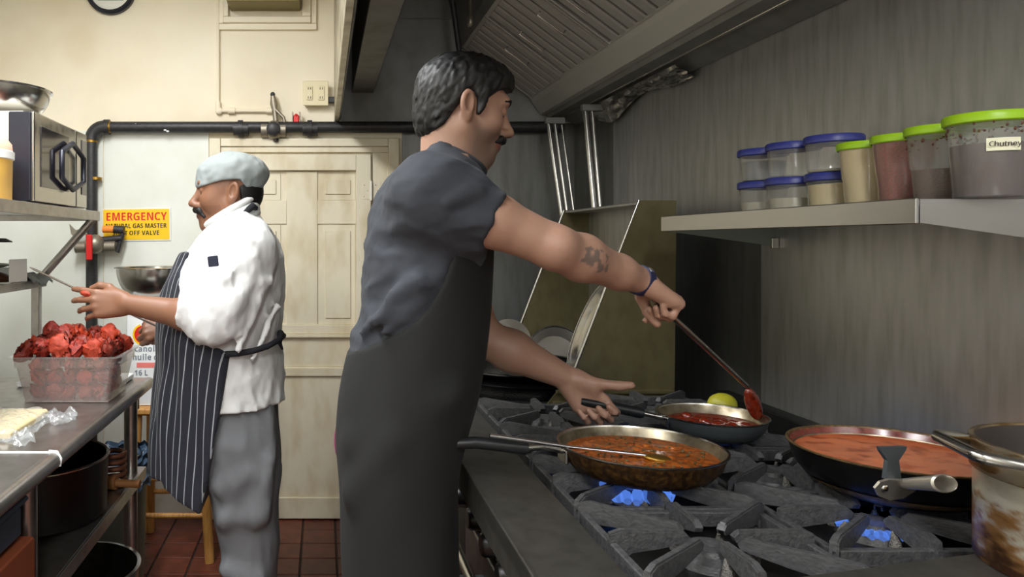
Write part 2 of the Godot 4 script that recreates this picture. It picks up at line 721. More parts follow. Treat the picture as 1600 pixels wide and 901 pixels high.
	mat("drip_black", Color(0.07, 0.065, 0.06), 0.45, 0.3, {"tex": n1, "scale": Vector3(4, 4, 4)})
	mat("pipe_black", Color(0.25, 0.25, 0.26), 0.45, 0.3, {"tex": n1, "scale": Vector3(6, 6, 6)})
	mat("brass", Color(0.65, 0.5, 0.22), 0.4, 0.9)
	mat("valve_nickel", Color(0.62, 0.59, 0.54), 0.42, 0.7, {"tex": brushed, "scale": Vector3(8, 8, 8)})
	mat("red_plastic", Color(0.86, 0.12, 0.12), 0.4)
	mat("copper_brown", Color(0.45, 0.28, 0.2), 0.5, 0.5)
	mat("black_plastic", Color(0.06, 0.06, 0.065), 0.4)
	mat("grey_plastic", Color(0.34, 0.36, 0.37), 0.5)
	mat("handle_black", Color(0.10, 0.11, 0.12), 0.38)
	mat("ivory_plastic", Color(0.9, 0.86, 0.72), 0.45)
	mat("oak", Color(0.78, 0.58, 0.32), 0.5, 0.0, {"tex": ntex(0.02, [[0.0, Color(0.75, 0.66, 0.5)], [0.5, Color(1, 1, 1)], [1.0, Color(0.88, 0.78, 0.62)]], 41), "scale": Vector3(8, 0.7, 8)})
	mat("wood_brown", Color(0.5, 0.33, 0.17), 0.6)
	mat("olive_wood", Color(0.52, 0.47, 0.3), 0.6)
	mat("sign_yellow", Color(0.97, 0.78, 0.05), 0.4)
	mat("sign_red", Color(0.83, 0.13, 0.08), 0.5)
	mat("ink", Color(0.09, 0.08, 0.08), 0.6)
	mat("ink_grey", Color(0.5, 0.53, 0.56), 0.7)
	mat("print_pink", Color(0.93, 0.5, 0.47), 0.7)
	mat("print_orange", Color(0.95, 0.55, 0.2), 0.7)
	mat("card_white", Color(0.92, 0.93, 0.93), 0.7)
	mat("paper_cream", Color(0.93, 0.93, 0.82), 0.8)
	mat("navy_plastic", Color(0.11, 0.12, 0.17), 0.4)
	mat("clock_face", Color(0.93, 0.93, 0.9), 0.4)
	mat("clock_green", Color(0.45, 0.52, 0.42), 0.5)
	# containers and food
	mat("clear_tub", Color(0.88, 0.88, 0.86), 0.14, 0.0, {"alpha": 0.16})
	mat("tub_smoky", Color(0.72, 0.66, 0.64), 0.14, 0.0, {"alpha": 0.34})
	mat("cling_film", Color(0.92, 0.95, 0.97), 0.1, 0.0, {"alpha": 0.14})
	mat("lid_blue", Color(0.19, 0.22, 0.52), 0.4)
	mat("lid_green", Color(0.60, 0.78, 0.10), 0.4)
	mat("food_cream", Color(0.80, 0.73, 0.55), 0.6)
	mat("food_grey", Color(0.42, 0.43, 0.42), 0.6)
	mat("food_pale", Color(0.68, 0.66, 0.58), 0.6)
	mat("food_red", Color(0.78, 0.26, 0.12), 0.5, 0.0, {"tex": fine, "scale": Vector3(10, 10, 10)})
	mat("food_brown", Color(0.5, 0.29, 0.17), 0.5, 0.0, {"tex": fine, "scale": Vector3(10, 10, 10)})
	mat("food_plum", Color(0.30, 0.15, 0.17), 0.45, 0.0, {"tex": fine, "scale": Vector3(8, 8, 8)})
	mat("sauce_splash", Color(0.36, 0.2, 0.08), 0.5)
	mat("yellow_tub", Color(0.93, 0.74, 0.36), 0.4)
	mat("peach_tub", Color(0.95, 0.72, 0.62), 0.4)
	var curry_noise := ntex(0.022, [[0.0, Color(0.5, 0.34, 0.2)], [0.35, Color(0.85, 0.8, 0.7)], [0.6, Color(1, 1, 1)], [1.0, Color(1, 0.9, 0.7)]], 51, 512, FastNoiseLite.TYPE_SIMPLEX_SMOOTH, 5)
	mat("curry_orange", Color(0.66, 0.36, 0.14), 0.22, 0.0, {"tex": curry_noise, "scale": Vector3(5, 5, 5), "coat": 0.5})
	mat("curry_dark", Color(0.44, 0.13, 0.05), 0.2, 0.0, {"tex": curry_noise, "scale": Vector3(6, 6, 6), "coat": 0.7})
	mat("curry_red", Color(0.78, 0.43, 0.27), 0.28, 0.0, {"tex": ntex(0.012, [[0.0, Color(0.68, 0.5, 0.42)], [0.3, Color(0.86, 0.78, 0.72)], [0.42, Color(1, 1, 1)], [1.0, Color(1, 0.97, 0.93)]], 53, 512, FastNoiseLite.TYPE_SIMPLEX_SMOOTH, 4), "scale": Vector3(3, 3, 3), "coat": 0.4})
	mat("pan_inside", Color(0.66, 0.63, 0.56), 0.32, 0.9, {"tex": soot, "scale": Vector3(5, 5, 5)})
	mat("pan_patina", Color(0.44, 0.34, 0.19), 0.5, 0.35, {"tex": ntex(0.035, [[0.0, Color(0.16, 0.13, 0.1)], [0.45, Color(0.42, 0.34, 0.26)], [0.62, Color(0.72, 0.64, 0.5)], [1.0, Color(1, 1, 0.85)]], 55, 512), "scale": Vector3(4, 4, 4)})
	mat("pan_grey", Color(0.30, 0.32, 0.33), 0.42, 0.4)
	mat("pan_black", Color(0.09, 0.085, 0.08), 0.4, 0.2, {"tex": ntex(0.03, [[0.0, grey(0.5)], [0.7, grey(0.65)], [1.0, grey(1.0)]], 56, 512), "scale": Vector3(2.5, 2.5, 2.5)})
	mat("pan_burnt", Color(0.5, 0.4, 0.25), 0.6, 0.3, {"tex": ntex(0.05, [[0.0, grey(0.25)], [0.5, grey(0.75)], [1.0, grey(1.0)]], 57), "scale": Vector3(6, 6, 6)})
	mat("glass_dark", Color(0.15, 0.135, 0.165), 0.07, 0.0, {"coat": 0.6})
	mat("wok_black", Color(0.04, 0.04, 0.045), 0.25, 0.5, {"bump": fine, "relief": 0.15, "scale": Vector3(6, 6, 6)})
	mat("pot_aluminium", Color(0.66, 0.62, 0.55), 0.4, 0.9, {"tex": ntex(0.011, [[0.0, Color(0.5, 0.36, 0.2)], [0.38, Color(0.72, 0.6, 0.42)], [0.55, Color(1, 0.97, 0.92)], [1.0, Color(1, 1, 1)]], 58, 512, FastNoiseLite.TYPE_SIMPLEX_SMOOTH, 5), "rtex": streak, "scale": Vector3(1.6, 5.5, 1.6)})
	mat("pot_burnt", Color(0.40, 0.27, 0.16), 0.5, 0.7, {"tex": ntex(0.03, [[0.0, Color(0.4, 0.3, 0.25)], [0.5, Color(0.85, 0.77, 0.68)], [1.0, Color(1, 0.95, 0.9)]], 59, 512), "scale": Vector3(3, 6, 3)})
	mat("pot_scorched", Color(1, 1, 1), 0.42, 0.75, {"vc": true, "rtex": streak, "scale": Vector3(1.6, 9, 1.6)})
	mat("pot_inside", Color(0.5, 0.47, 0.45), 0.45, 0.9)
	mat("pot_dark", Color(0.09, 0.08, 0.08), 0.4, 0.5)
	mat("lemon", Color(0.62, 0.6, 0.14), 0.45)
	mat("tandoori_a", Color(0.66, 0.18, 0.10), 0.38, 0.0, {"tex": ntex(0.03, [[0.0, Color(0.25, 0.12, 0.1)], [0.35, Color(0.75, 0.7, 0.65)], [0.6, Color(0.95, 0.9, 0.88)], [1.0, Color(1, 1, 1)]], 61), "scale": Vector3(12, 12, 12), "world": false, "bump": fine, "relief": 0.25})
	mat("tandoori_b", Color(0.62, 0.20, 0.12), 0.42, 0.0, {"tex": ntex(0.04, [[0.0, Color(0.3, 0.2, 0.18)], [0.4, Color(0.75, 0.72, 0.7)], [1.0, Color(1, 1, 1)]], 62), "scale": Vector3(10, 10, 10), "world": false, "bump": fine, "relief": 0.25})
	mat("tandoori_c", Color(0.78, 0.28, 0.16), 0.36, 0.0, {"tex": ntex(0.03, [[0.0, Color(0.4, 0.2, 0.15)], [0.4, Color(0.85, 0.78, 0.72)], [1.0, Color(1, 1, 1)]], 63), "scale": Vector3(14, 14, 14), "world": false, "bump": fine, "relief": 0.25})
	mat("flame_blue", Color(0.05, 0.1, 0.4), 0.8, 0.0, {"alpha": 0.5, "glow": Color(0.38, 0.58, 1.0), "power": 0.5})
	M.flame_blue.roughness = 0.9
	# people
	mat("skin_front", Color(1, 1, 1), 0.48, 0.0, {"vc": true, "sss": 0.08})
	mat("skin_back", Color(1, 1, 1), 0.48, 0.0, {"vc": true, "sss": 0.06})
	mat("hair_black", Color(0.03, 0.028, 0.03), 0.55)
	mat("eye_white", Color(0.8, 0.78, 0.75), 0.2)
	mat("iris", Color(0.08, 0.05, 0.04), 0.15)
	mat("shirt_charcoal", Color(0.185, 0.2, 0.23), 0.85, 0.0, {"rim": 0.12, "bump": weave, "relief": 0.02, "scale": Vector3(12, 12, 12)})
	mat("apron_black", Color(0.075, 0.08, 0.083), 0.9, 0.0, {"rim": 0.03, "bump": weave, "relief": 0.02, "scale": Vector3(12, 12, 12)})
	mat("trousers_black", Color(0.1, 0.1, 0.11), 0.85)
	mat("magenta_cloth", Color(0.5, 0.1, 0.32), 0.8)
	mat("shoe_black", Color(0.06, 0.06, 0.06), 0.5)
	mat("jacket_white", Color(0.87, 0.875, 0.875), 0.8, 0.0, {"rim": 0.15, "bump": weave, "relief": 0.02, "scale": Vector3(12, 12, 12)})
	mat("cap_grey", Color(0.55, 0.58, 0.58), 0.85, 0.0, {"rim": 0.15, "bump": weave, "relief": 0.02, "scale": Vector3(12, 12, 12)})
	mat("trousers_grey", Color(0.46, 0.47, 0.485), 0.85, 0.0, {"tex": ntex(0.2, [[0.0, grey(0.85)], [1.0, grey(1.0)]], 71), "scale": Vector3(9, 9, 9)})
	mat("apron_tie", Color(0.09, 0.1, 0.13), 0.8)
	mat("band_navy", Color(0.14, 0.15, 0.28), 0.5)
	mat("ring_dark", Color(0.12, 0.12, 0.12), 0.3, 0.8)
	mat("patch_navy", Color(0.13, 0.15, 0.22), 0.7)
	mat("blue_film", Color(0.25, 0.33, 0.42), 0.3)
	mat("orange_card", Color(0.5, 0.24, 0.12), 0.7)
	mat("blue_bin", Color(0.2, 0.26, 0.33), 0.5)
	var im := Image.create_empty(64, 8, false, Image.FORMAT_RGB8)
	im.fill(Color(0.115, 0.125, 0.165))
	im.fill_rect(Rect2i(27, 0, 7, 8), Color(0.62, 0.64, 0.66))
	mat("apron_striped", Color(1, 1, 1), 0.85, 0.0, {"tex": ImageTexture.create_from_image(im), "rim": 0.15})


func room() -> void:
	# floor: a grout bed, quarry tiles one by one where the photograph shows them, plain floor elsewhere
	var fl := setting("floor", "red quarry tile floor", MB.new().box(Vector3(-0.19, -0.056, -0.9), Vector3(3.14, 0.1, 5.87)), M.grout)
	part(fl, "floor_beyond_tiles", MB.new().box(Vector3(-0.19, -0.004, 0.02), Vector3(2.94, 0.008, 4.0)).box(Vector3(0.87, -0.004, -2.86), Vector3(0.82, 0.008, 1.74)), M.plain_floor)
	var tm := MB.new().box(Vector3.ZERO, Vector3(0.152, 0.012, 0.152), 0.003).mesh()
	for i in 13:
		for j in 11:
			var x := 0.38 - 0.08 - i * 0.16
			var z := WALL_Z + 0.08 + j * 0.16
			var t := inst(fl, "tile", tm, Transform3D(Basis.IDENTITY, Vector3(x, -0.006 + rng.randf_range(-0.0008, 0.0008), z)))
			t.material_override = M["tile_%d" % rng.randi_range(0, 3)]
	var bw := setting("wall_back", "cream painted back wall with white panels below the pipe", MB.new().box(Vector3(-0.19, 1.425, WALL_Z - 0.05), Vector3(3.14, 2.85, 0.1)), M.wall_cream)
	part(bw, "white_panel", MB.new().box(Vector3(-1.395, 0.98, WALL_Z + 0.004), Vector3(0.56, 1.96, 0.008), 0.002), M.wall_panel)
	part(bw, "white_panel", MB.new().box(Vector3(-0.845, 0.98, WALL_Z + 0.003), Vector3(0.53, 1.96, 0.006), 0.002), M.wall_panel)
	part(bw, "steel_panel", MB.new().box(Vector3(0.84, 1.0, WALL_Z + 0.003), Vector3(0.88, 2.0, 0.006), 0.002), M.steel_shaded)
	setting("wall_left", "plain wall behind the prep counter", MB.new().box(Vector3(-1.71, 1.425, -0.9), Vector3(0.1, 2.85, 5.87)), M.side_wall)
	var rw := setting("wall_right", "steel clad wall behind the range", MB.new().box(Vector3(WALL_X + 0.05, 1.425, -0.9), Vector3(0.1, 2.85, 5.87)), M.steel_shaded)  # deep shade behind the splash guard is painted in as darker steel
	part(rw, "steel_sheet", MB.new().box(Vector3(WALL_X - 0.004, 1.2, -0.97), Vector3(0.008, 0.54, 2.34), 0.002), M.steel_wall)
	part(rw, "steel_sheet", MB.new().box(Vector3(WALL_X - 0.003, 1.735, -1.515), Vector3(0.006, 0.53, 3.43), 0.002), M.steel_wall)
	part(rw, "steel_sheet", MB.new().box(Vector3(WALL_X - 0.003, 1.735, -3.483), Vector3(0.006, 0.53, 0.5), 0.002), M.steel_shaded)
	setting("wall_front", "plain wall at the open end of the kitchen", MB.new().box(Vector3(-0.19, 1.425, 2.08), Vector3(3.14, 2.85, 0.1)), M.side_wall)
	setting("ceiling", "white ceiling", MB.new().box(Vector3(-0.19, 2.9, -0.9), Vector3(3.14, 0.1, 5.87)), M.ceiling_paint)


func wbox(mb: MB, x0: float, y0: float, x1: float, y1: float, depth0: float, depth1: float, bev := 0.002) -> MB:
	# a box on the back wall whose outline is given in photograph pixels; depths are metres in front of the wall
	var a := at(x0, y1, -WALL_Z)
	var b := at(x1, y0, -WALL_Z)
	return mb.box(Vector3((a.x + b.x) / 2, (a.y + b.y) / 2, WALL_Z + (depth0 + depth1) / 2), Vector3(b.x - a.x, b.y - a.y, depth1 - depth0), bev)


func door() -> void:
	# casing: stepped trim round the opening
	var tr := setting("trim_1", "cream stepped door casing", wbox(MB.new(), 328, 217, 346, 808, 0.0, 0.035, 0.004), M.door_paint)
	part(tr, "casing_side", wbox(MB.new(), 606, 217, 623, 808, 0.0, 0.035, 0.004), M.door_paint)
	part(tr, "casing_head", wbox(MB.new(), 346, 217, 606, 230, 0.0, 0.035, 0.004), M.door_paint)
	part(tr, "inner_head", wbox(MB.new(), 346, 230, 606, 239, 0.0, 0.024, 0.003), M.door_paint)
	part(tr, "inner_side", wbox(MB.new(), 582, 239, 606, 808, 0.0, 0.024, 0.003), M.door_paint)
	part(tr, "inner_side", wbox(MB.new(), 346, 239, 352, 808, 0.0, 0.024, 0.003), M.door_paint)
	var d := setting("door_1", "old cream panelled door", wbox(MB.new(), 352, 239, 581, 806, 0.0, 0.006), M.door_paint)
	part(d, "top_rail", wbox(MB.new(), 352, 242, 556, 267, 0.004, 0.034, 0.003), M.door_paint)
	part(d, "stile", wbox(MB.new(), 556, 242, 579, 806, 0.004, 0.034, 0.003), M.door_paint)
	part(d, "stile", wbox(MB.new(), 352, 267, 366, 806, 0.004, 0.034, 0.003), M.door_paint)
	part(d, "muntin", wbox(MB.new(), 448, 268, 496, 506, 0.004, 0.014, 0.002), M.door_paint)
	part(d, "cross_rail", wbox(MB.new(), 366, 313, 448, 350, 0.004, 0.0135, 0.002).box(at(526, 331.5, 3.736) + Vector3(0, 0, 0.009), Vector3(0.195, 0.12, 0.0095), 0.002), M.door_paint)
	for r in [[500, 276, 552, 309], [372, 276, 436, 309], [500, 355, 552, 502], [372, 355, 436, 502]]:
		part(d, "panel_mould", wbox(MB.new(), r[0] - 3, r[1] - 4, r[2] + 3, r[3] + 4, 0.004, 0.0105, 0.002), M.door_paint)
		part(d, "raised_panel", wbox(MB.new(), r[0] + 8, r[1] + 5, r[2] - 4, r[3] - 5, 0.008, 0.017, 0.006), M.door_paint)
	part(d, "lock_rail", wbox(MB.new(), 366, 506, 556, 521, 0.004, 0.024, 0.004), M.door_paint)
	part(d, "ledge", wbox(MB.new(), 352, 521, 579, 526, 0.004, 0.04, 0.003), M.door_paint)
	part(d, "middle_board", wbox(MB.new(), 366, 526, 556, 572, 0.004, 0.02, 0.003), M.door_paint)
	part(d, "ledge", wbox(MB.new(), 352, 572, 579, 586, 0.004, 0.036, 0.005), M.door_paint)
	part(d, "lower_board", wbox(MB.new(), 366, 586, 556, 773, 0.004, 0.022, 0.003), M.door_paint)
	part(d, "kick_board", wbox(MB.new(), 352, 773, 579, 806, 0.004, 0.038, 0.004), M.door_paint)
	var hg := part(d, "hinge", wbox(MB.new(), 566, 284, 578, 312, 0.034, 0.037, 0.001), M.door_paint)
	part(d, "hinge", wbox(MB.new(), 582, 284, 594, 312, 0.024, 0.027, 0.001), M.door_paint)
	var pin := MB.new()
	pin.tube([at(580, 283, 3.7), at(580, 313, 3.7)], [0.006], 10)
	part(hg, "hinge_pin", pin, M.white_paint)
	for p in [[569, 289], [574, 298], [569, 307], [587, 289], [590, 298], [587, 307]]:
		part(hg, "screw", MB.new().ball(at(p[0], p[1], 3.7), Vector3(0.003, 0.003, 0.002), 8), M.steel_bright)
	# frame and box high on the wall
	var v := thing("wall_vent", "moulded cream frame holding an olive wooden vent box high on wall", "vent", at(418, 20, 3.736))
	part(v, "frame_bottom", wbox(MB.new(), 340, 38, 495, 48, 0.0, 0.02, 0.004), M.wall_cream)
	part(v, "frame_bottom", wbox(MB.new(), 350, 28, 486, 38, 0.0, 0.032, 0.004), M.wall_cream)
	for x in [[340, 350], [486, 495]]:
		part(v, "frame_side", wbox(MB.new(), x[0], -80, x[1], 38, 0.0, 0.02, 0.004), M.wall_cream)
	part(v, "frame_side", wbox(MB.new(), 350, -80, 358, 28, 0.0, 0.032, 0.004), M.wall_cream)
	part(v, "frame_side", wbox(MB.new(), 472, -80, 486, 28, 0.0, 0.032, 0.004), M.wall_cream)
	part(v, "box", wbox(MB.new(), 360, -90, 470, 18, 0.0, 0.16, 0.006), M.olive_wood)
	part(v, "box_shelf", wbox(MB.new(), 332, -10, 474, -5, 0.05, 0.2, 0.004), M.olive_wood)


func hood() -> void:
	var z0 := WALL_Z + 0.006
	var z1 := 0.3
	var zl := z1 - z0
	var zc := (z0 + z1) / 2
	var h := thing("exhaust_hood", "large grey steel exhaust hood with slanted baffle filters over range", "hood", Vector3(0.08, 2.0, zc))
	part(h, "front_skirt", MB.new().box(Vector3(0.068, 2.425, zc), Vector3(0.024, 0.85, zl), 0.003), M.hood_edge)
	part(h, "skirt_lining", MB.new().box(Vector3(0.084, 2.43, zc), Vector3(0.006, 0.83, zl), 0.001), M.hood_grey)
	part(h, "channel", MB.new().box(Vector3(0.2, 2.28, zc), Vector3(0.11, 0.26, zl - 0.02), 0.004), M.hood_grey)
	part(h, "end_panel", MB.new().box(Vector3(0.685, 2.42, WALL_Z + 0.012), Vector3(1.19, 0.83, 0.012), 0.002), M.hood_grey)
	part(h, "end_seam", MB.new().box(Vector3(0.5, 2.53, WALL_Z + 0.02), Vector3(0.5, 0.012, 0.006), 0.002), M.hood_grey)
	part(h, "top_panel", MB.new().box(Vector3(0.68, 2.83, zc), Vector3(1.2, 0.03, zl), 0.002), M.hood_grey)
	# filter bank
	var lo := Vector2(1.06, 2.11)
	var hi := Vector2(0.70, 2.38)
	var dirv := (hi - lo).normalized()
	var L := (hi - lo).length()
	var R := Basis(Vector3(dirv.x, dirv.y, 0), Vector3(-dirv.y, dirv.x, 0) * -1.0, Vector3(0, 0, -1))   # x up the slope, y out of the face, z along the hood
	R = Basis(R.x, R.x.cross(Vector3(0, 0, 1)) * -1.0, Vector3(0, 0, 1))
	if R.y.y > 0.0:
		R = Basis(R.x, -R.y, Vector3(0, 0, -1))
	part(h, "filter_backing", MB.new().box(Vector3((lo.x + hi.x) / 2, (lo.y + hi.y) / 2, zc) - R.y * 0.05, Vector3(L, 0.01, zl - 0.04), 0.0, R), M.hood_grey)
	var fw := 0.5
	var baffle := MB.new().prism([Vector2(-0.029, -0.006), Vector2(-0.029, 0.009), Vector2(-0.023, 0.014), Vector2(0.023, 0.014), Vector2(0.029, 0.009), Vector2(0.029, -0.006)], -L / 2 + 0.02, L / 2 - 0.02).mesh()
	baffle.surface_set_material(0, M.filter_steel)
	var zf := z0 + 0.03 + fw / 2
	while zf < -0.4:
		var ctr := Vector3((lo.x + hi.x) / 2, (lo.y + hi.y) / 2, zf)
		var fr := MB.new()
		for s in [-1, 1]:
			fr.box(ctr + R.z * (fw / 2 - 0.008) * s - R.y * 0.01, Vector3(L, 0.03, 0.012), 0.002, R)
			fr.box(ctr + R.x * (L / 2 - 0.01) * s - R.y * 0.01, Vector3(0.02, 0.03, fw - 0.016), 0.002, R)
		var fo := part(h, "baffle_filter", fr, M.filter_steel)
		for k in 6:
			var zb := -fw / 2 + 0.0625 + k * 0.075
			inst(fo, "baffle", baffle, Transform3D(Basis(-R.z, R.y, R.x), ctr + R.z * zb - R.y * 0.012 - h.position))
		for s in [-1, 1]:
			var hz: Vector3 = R.z * (0.13 * s)
			part(fo, "wire_handle", MB.new().tube([ctr + hz - R.x * 0.06 + R.y * 0.003, ctr + hz - R.x * 0.06 + R.y * 0.02, ctr + hz + R.x * 0.06 + R.y * 0.02, ctr + hz + R.x * 0.06 + R.y * 0.003], [0.0035], 8), M.steel_bright)
		zf += fw + 0.005
	part(h, "upper_rail", MB.new().prism([Vector2(0.70, 2.38), Vector2(0.725, 2.385), Vector2(0.72, 2.45), Vector2(0.6, 2.82), Vector2(0.58, 2.82), Vector2(0.68, 2.42)], z0 + 0.02, z1), M.hood_grey)
	part(h, "lower_rail", MB.new().prism([Vector2(1.04, 2.125), Vector2(1.055, 2.095), Vector2(1.094, 2.04), Vector2(1.115, 2.035), Vector2(1.13, 2.06), Vector2(1.09, 2.15)], z0 + 0.02, z1), M.filter_steel)
	part(h, "grease_gutter", MB.new().prism([Vector2(1.115, 2.05), Vector2(1.13, 2.02), Vector2(1.185, 2.015), Vector2(1.19, 2.03), Vector2(1.27, 1.985), Vector2(1.274, 2.1), Vector2(1.115, 2.1)], z0 + 0.02, z1), M.hood_grey)
	part(h, "gutter_bead", MB.new().tube([Vector3(1.187, 2.016, z0 + 0.03), Vector3(1.187, 2.016, z1)], [0.006], 8), M.steel_bright)
	var nz := FastNoiseLite.new()
	nz.seed = 4
	nz.frequency = 9.0
	var tape := func(u, w):
		var z := lerpf(-3.35, -2.5, u)
		var p := Vector3(lerpf(1.205, 1.268, w), lerpf(2.006, 1.965 - 0.05 * sin(u * 8.0) * (1.0 - u), w), z)
		return p + Vector3(-1, -0.5, 0) * (0.012 + 0.014 * nz.get_noise_2d(u * 1.4, w * 0.4))
	part(h, "foil_tape", MB.new().grid(60, 8, tape, Vector3(-1, -1, 0)), M.steel_bright)
	part(h, "drop_pipe", MB.new().tube([at(707, 0, 3.3) + Vector3(-0.01, 0.25, 0), at(707, 0, 3.3), at(718, 84, 3.3)], [0.012], 10), M.pipe_black)
	part(h, "drop_nozzle", MB.new().lathe([Vector2(0, 0), Vector2(0.012, 0), Vector2(0.014, 0.02), Vector2(0.01, 0.028), Vector2(0.01, 0.05), Vector2(0, 0.05)], Transform3D(Basis.IDENTITY, at(718.5, 95, 3.3)), 12), M.steel_bright)
	part(h, "spray_nozzle", MB.new().lathe([Vector2(0, 0), Vector2(0.01, 0), Vector2(0.017, 0.01), Vector2(0.017, 0.04), Vector2(0.009, 0.05), Vector2(0.009, 0.3), Vector2(0, 0.3)], Transform3D(Basis.IDENTITY, at(735, 42, 3.2)), 14), M.valve_nickel)


func wall_fittings() -> void:
	# gas pipe: down the corner and along under the hood
	var zf := WALL_Z + 0.05
	var py := 1.4 + (377.0 - 201.0) / 307.8
	var px := -1.16
	var g := thing("gas_pipe", "black iron gas pipe running along the back wall above the door", "pipe", Vector3(px, 0, zf))
	part(g, "riser", MB.new().tube([Vector3(px, 0.0, zf), Vector3(px, py - 0.06, zf)], [0.028], 20), M.pipe_black)
	var el := []
	for i in 9:
		var a := PI / 2 * i / 8.0
		el.append(Vector3(px + 0.065 - 0.065 * cos(a), py - 0.065 + 0.065 * sin(a), zf))
	part(g, "elbow", MB.new().tube(el, [0.034], 20).tube([el[8], el[8] + Vector3(0.025, 0, 0)], [0.039], 20), M.pipe_black)
	part(g, "thread_ring", MB.new().tube([el[0] + Vector3(0, -0.012, 0), el[0]], [0.030], 20), M.brass)
	part(g, "thread_ring", MB.new().tube([el[8] + Vector3(0.025, 0, 0), el[8] + Vector3(0.033, 0, 0)], [0.0305], 20), M.brass)
	part(g, "tape_ring", MB.new().tube([at(150, 277, 3.69), at(150, 281, 3.69)], [0.0295], 20), M.brass)
	part(g, "run", MB.new().tube([el[8], Vector3(1.2, py, zf)], [0.028], 20), M.pipe_black)
	for q in [[212, 194], [254, 196], [258, 203], [262, 205]]:
		part(g, "paint_chip", MB.new().ball(at(q[0], q[1], 3.664), Vector3(0.008, 0.005, 0.003), 8), M.card_white)
	for x in [376, 484]:
		var c := at(x, 201, 3.69)
		part(g, "union", MB.new().tube([c - Vector3(0.035, 0, 0), c - Vector3(0.012, 0, 0), c - Vector3(0.0119, 0, 0), c + Vector3(0.012, 0, 0), c + Vector3(0.0121, 0, 0), c + Vector3(0.04, 0, 0)], [0.034, 0.034, 0.043, 0.043, 0.036, 0.036], 16), M.pipe_black)
	# valve body in the run
	var vc := at(428, 203, 3.69)
	var gv := thing("gas_valve", "stained nickel gas valve on black pipe with a small upright fitting", "valve", vc)
	part(gv, "body", MB.new().ball(vc, Vector3(0.05, 0.048, 0.045), 18).tube([vc - Vector3(0.062, 0, 0), vc - Vector3(0.03, 0, 0)], [0.04], 12).tube([vc + Vector3(0.03, 0, 0), vc + Vector3(0.06, 0, 0)], [0.038], 12), M.valve_nickel)
	part(gv, "cap", MB.new().lathe([Vector2(0.036, 0), Vector2(0.034, 0.02), Vector2(0.02, 0.03), Vector2(0, 0.03)], Transform3D(Basis(Vector3(1, 0, 0), PI / 2), vc + Vector3(0, 0, 0.03)), 14), M.pipe_black)
	part(gv, "drain_nut", MB.new().lathe([Vector2(0, 0), Vector2(0.012, 0.004), Vector2(0.014, 0.02), Vector2(0, 0.02)], Transform3D(Basis.IDENTITY, vc + Vector3(0.01, -0.062, 0)), 8), M.pipe_black)
	part(gv, "stem", MB.new().tube([vc + Vector3(0.01, 0.04, 0), vc + Vector3(0.005, 0.09, 0), vc + Vector3(0, 0.13, 0), vc + Vector3(-0.005, 0.17, 0)], [0.014, 0.012, 0.02, 0.012], 12), M.valve_nickel)
	part(gv, "stem_tip", MB.new().ball(vc + Vector3(-0.006, 0.178, 0), Vector3(0.013, 0.013, 0.013), 10), M.pipe_black)
	part(gv, "arm", MB.new().tube([vc + Vector3(0.0, 0.11, 0.005), vc + Vector3(0.05, 0.06, 0.01), vc + Vector3(0.055, 0.02, 0.01)], [0.009], 10), M.valve_nickel)
	var rs := at(463, 186, 3.69)
	var sw := thing("pipe_switch", "small red plastic switch clipped on the black gas pipe", "switch", rs)
	part(sw, "clip", MB.new().box(rs + Vector3(-0.018, 0.005, 0), Vector3(0.006, 0.06, 0.03), 0.002).box(rs + Vector3(0.018, 0.005, 0), Vector3(0.006, 0.06, 0.03), 0.002), M.valve_nickel)
	part(sw, "lever", MB.new().box(rs, Vector3(0.03, 0.04, 0.03), 0.006).ball(rs + Vector3(0, 0.018, 0.012), Vector3(0.008, 0.008, 0.008), 10), M.red_plastic)
	# thin painted tube
	var zt := WALL_Z + 0.016
	var tp := thing("painted_tube", "thin cream painted tube running down the wall to gas valve", "tube", Vector3(at(341, 0, 3.72).x, 1.9, zt))
	var a0 := at(341, 0, 3.72)
	var b0 := at(341, 168, 3.72)
	var c0 := at(425, 173, 3.72)
	part(tp, "drop", MB.new().tube([Vector3(a0.x, 2.85, zt), Vector3(b0.x, b0.y, zt)], [0.0075], 10), M.wall_cream)
	part(tp, "run", MB.new().tube([Vector3(b0.x, c0.y, zt), Vector3(c0.x, c0.y, zt)], [0.009], 10), M.wall_cream)
	part(tp, "elbow", MB.new().ball(Vector3(b0.x + 0.004, c0.y, zt), Vector3(0.02, 0.02, 0.014), 12).tube([Vector3(b0.x, c0.y + 0.0, zt), Vector3(b0.x, c0.y + 0.045, zt)], [0.014], 10), M.wall_cream)
	part(tp, "fitting", MB.new().tube([Vector3(b0.x + 0.05, c0.y, zt), Vector3(b0.x + 0.085, c0.y, zt)], [0.017], 8).tube([Vector3(c0.x - 0.03, c0.y, zt), Vector3(c0.x, c0.y, zt)], [0.015], 8), M.wall_cream)
	# outlet box
	var ob := at(493.5, 149, 3.736)
	var oo := thing("outlet_box", "ivory surface box with two outlets beside the hood edge", "outlet", ob)
	part(oo, "box", wbox(MB.new(), 476, 133, 511, 167, 0.0, 0.05, 0.004), M.ivory_plastic)
	part(oo, "cover_plate", wbox(MB.new(), 474, 130, 513, 168, 0.05, 0.056, 0.003), M.ivory_plastic)
	for x in [484, 502]:
		var sk := part(oo, "socket", MB.new().box(at(x, 149, 3.736) + Vector3(0, 0, 0.058), Vector3(0.032, 0.07, 0.006), 0.003), M.ivory_plastic)
		for y in [142, 156]:
			for s in [-1, 1]:
				part(sk, "slot", MB.new().box(at(x, y, 3.736) + Vector3(0.006 * s, 0, 0.062), Vector3(0.003, 0.011, 0.002)), M.ink)
	part(oo, "knob", MB.new().box(at(518, 158, 3.736) + Vector3(0, 0, 0.03), Vector3(0.035, 0.03, 0.03), 0.004), M.pipe_black)
	# clock, cut by the top of the picture
	var cc := at(174, -15, 3.736)
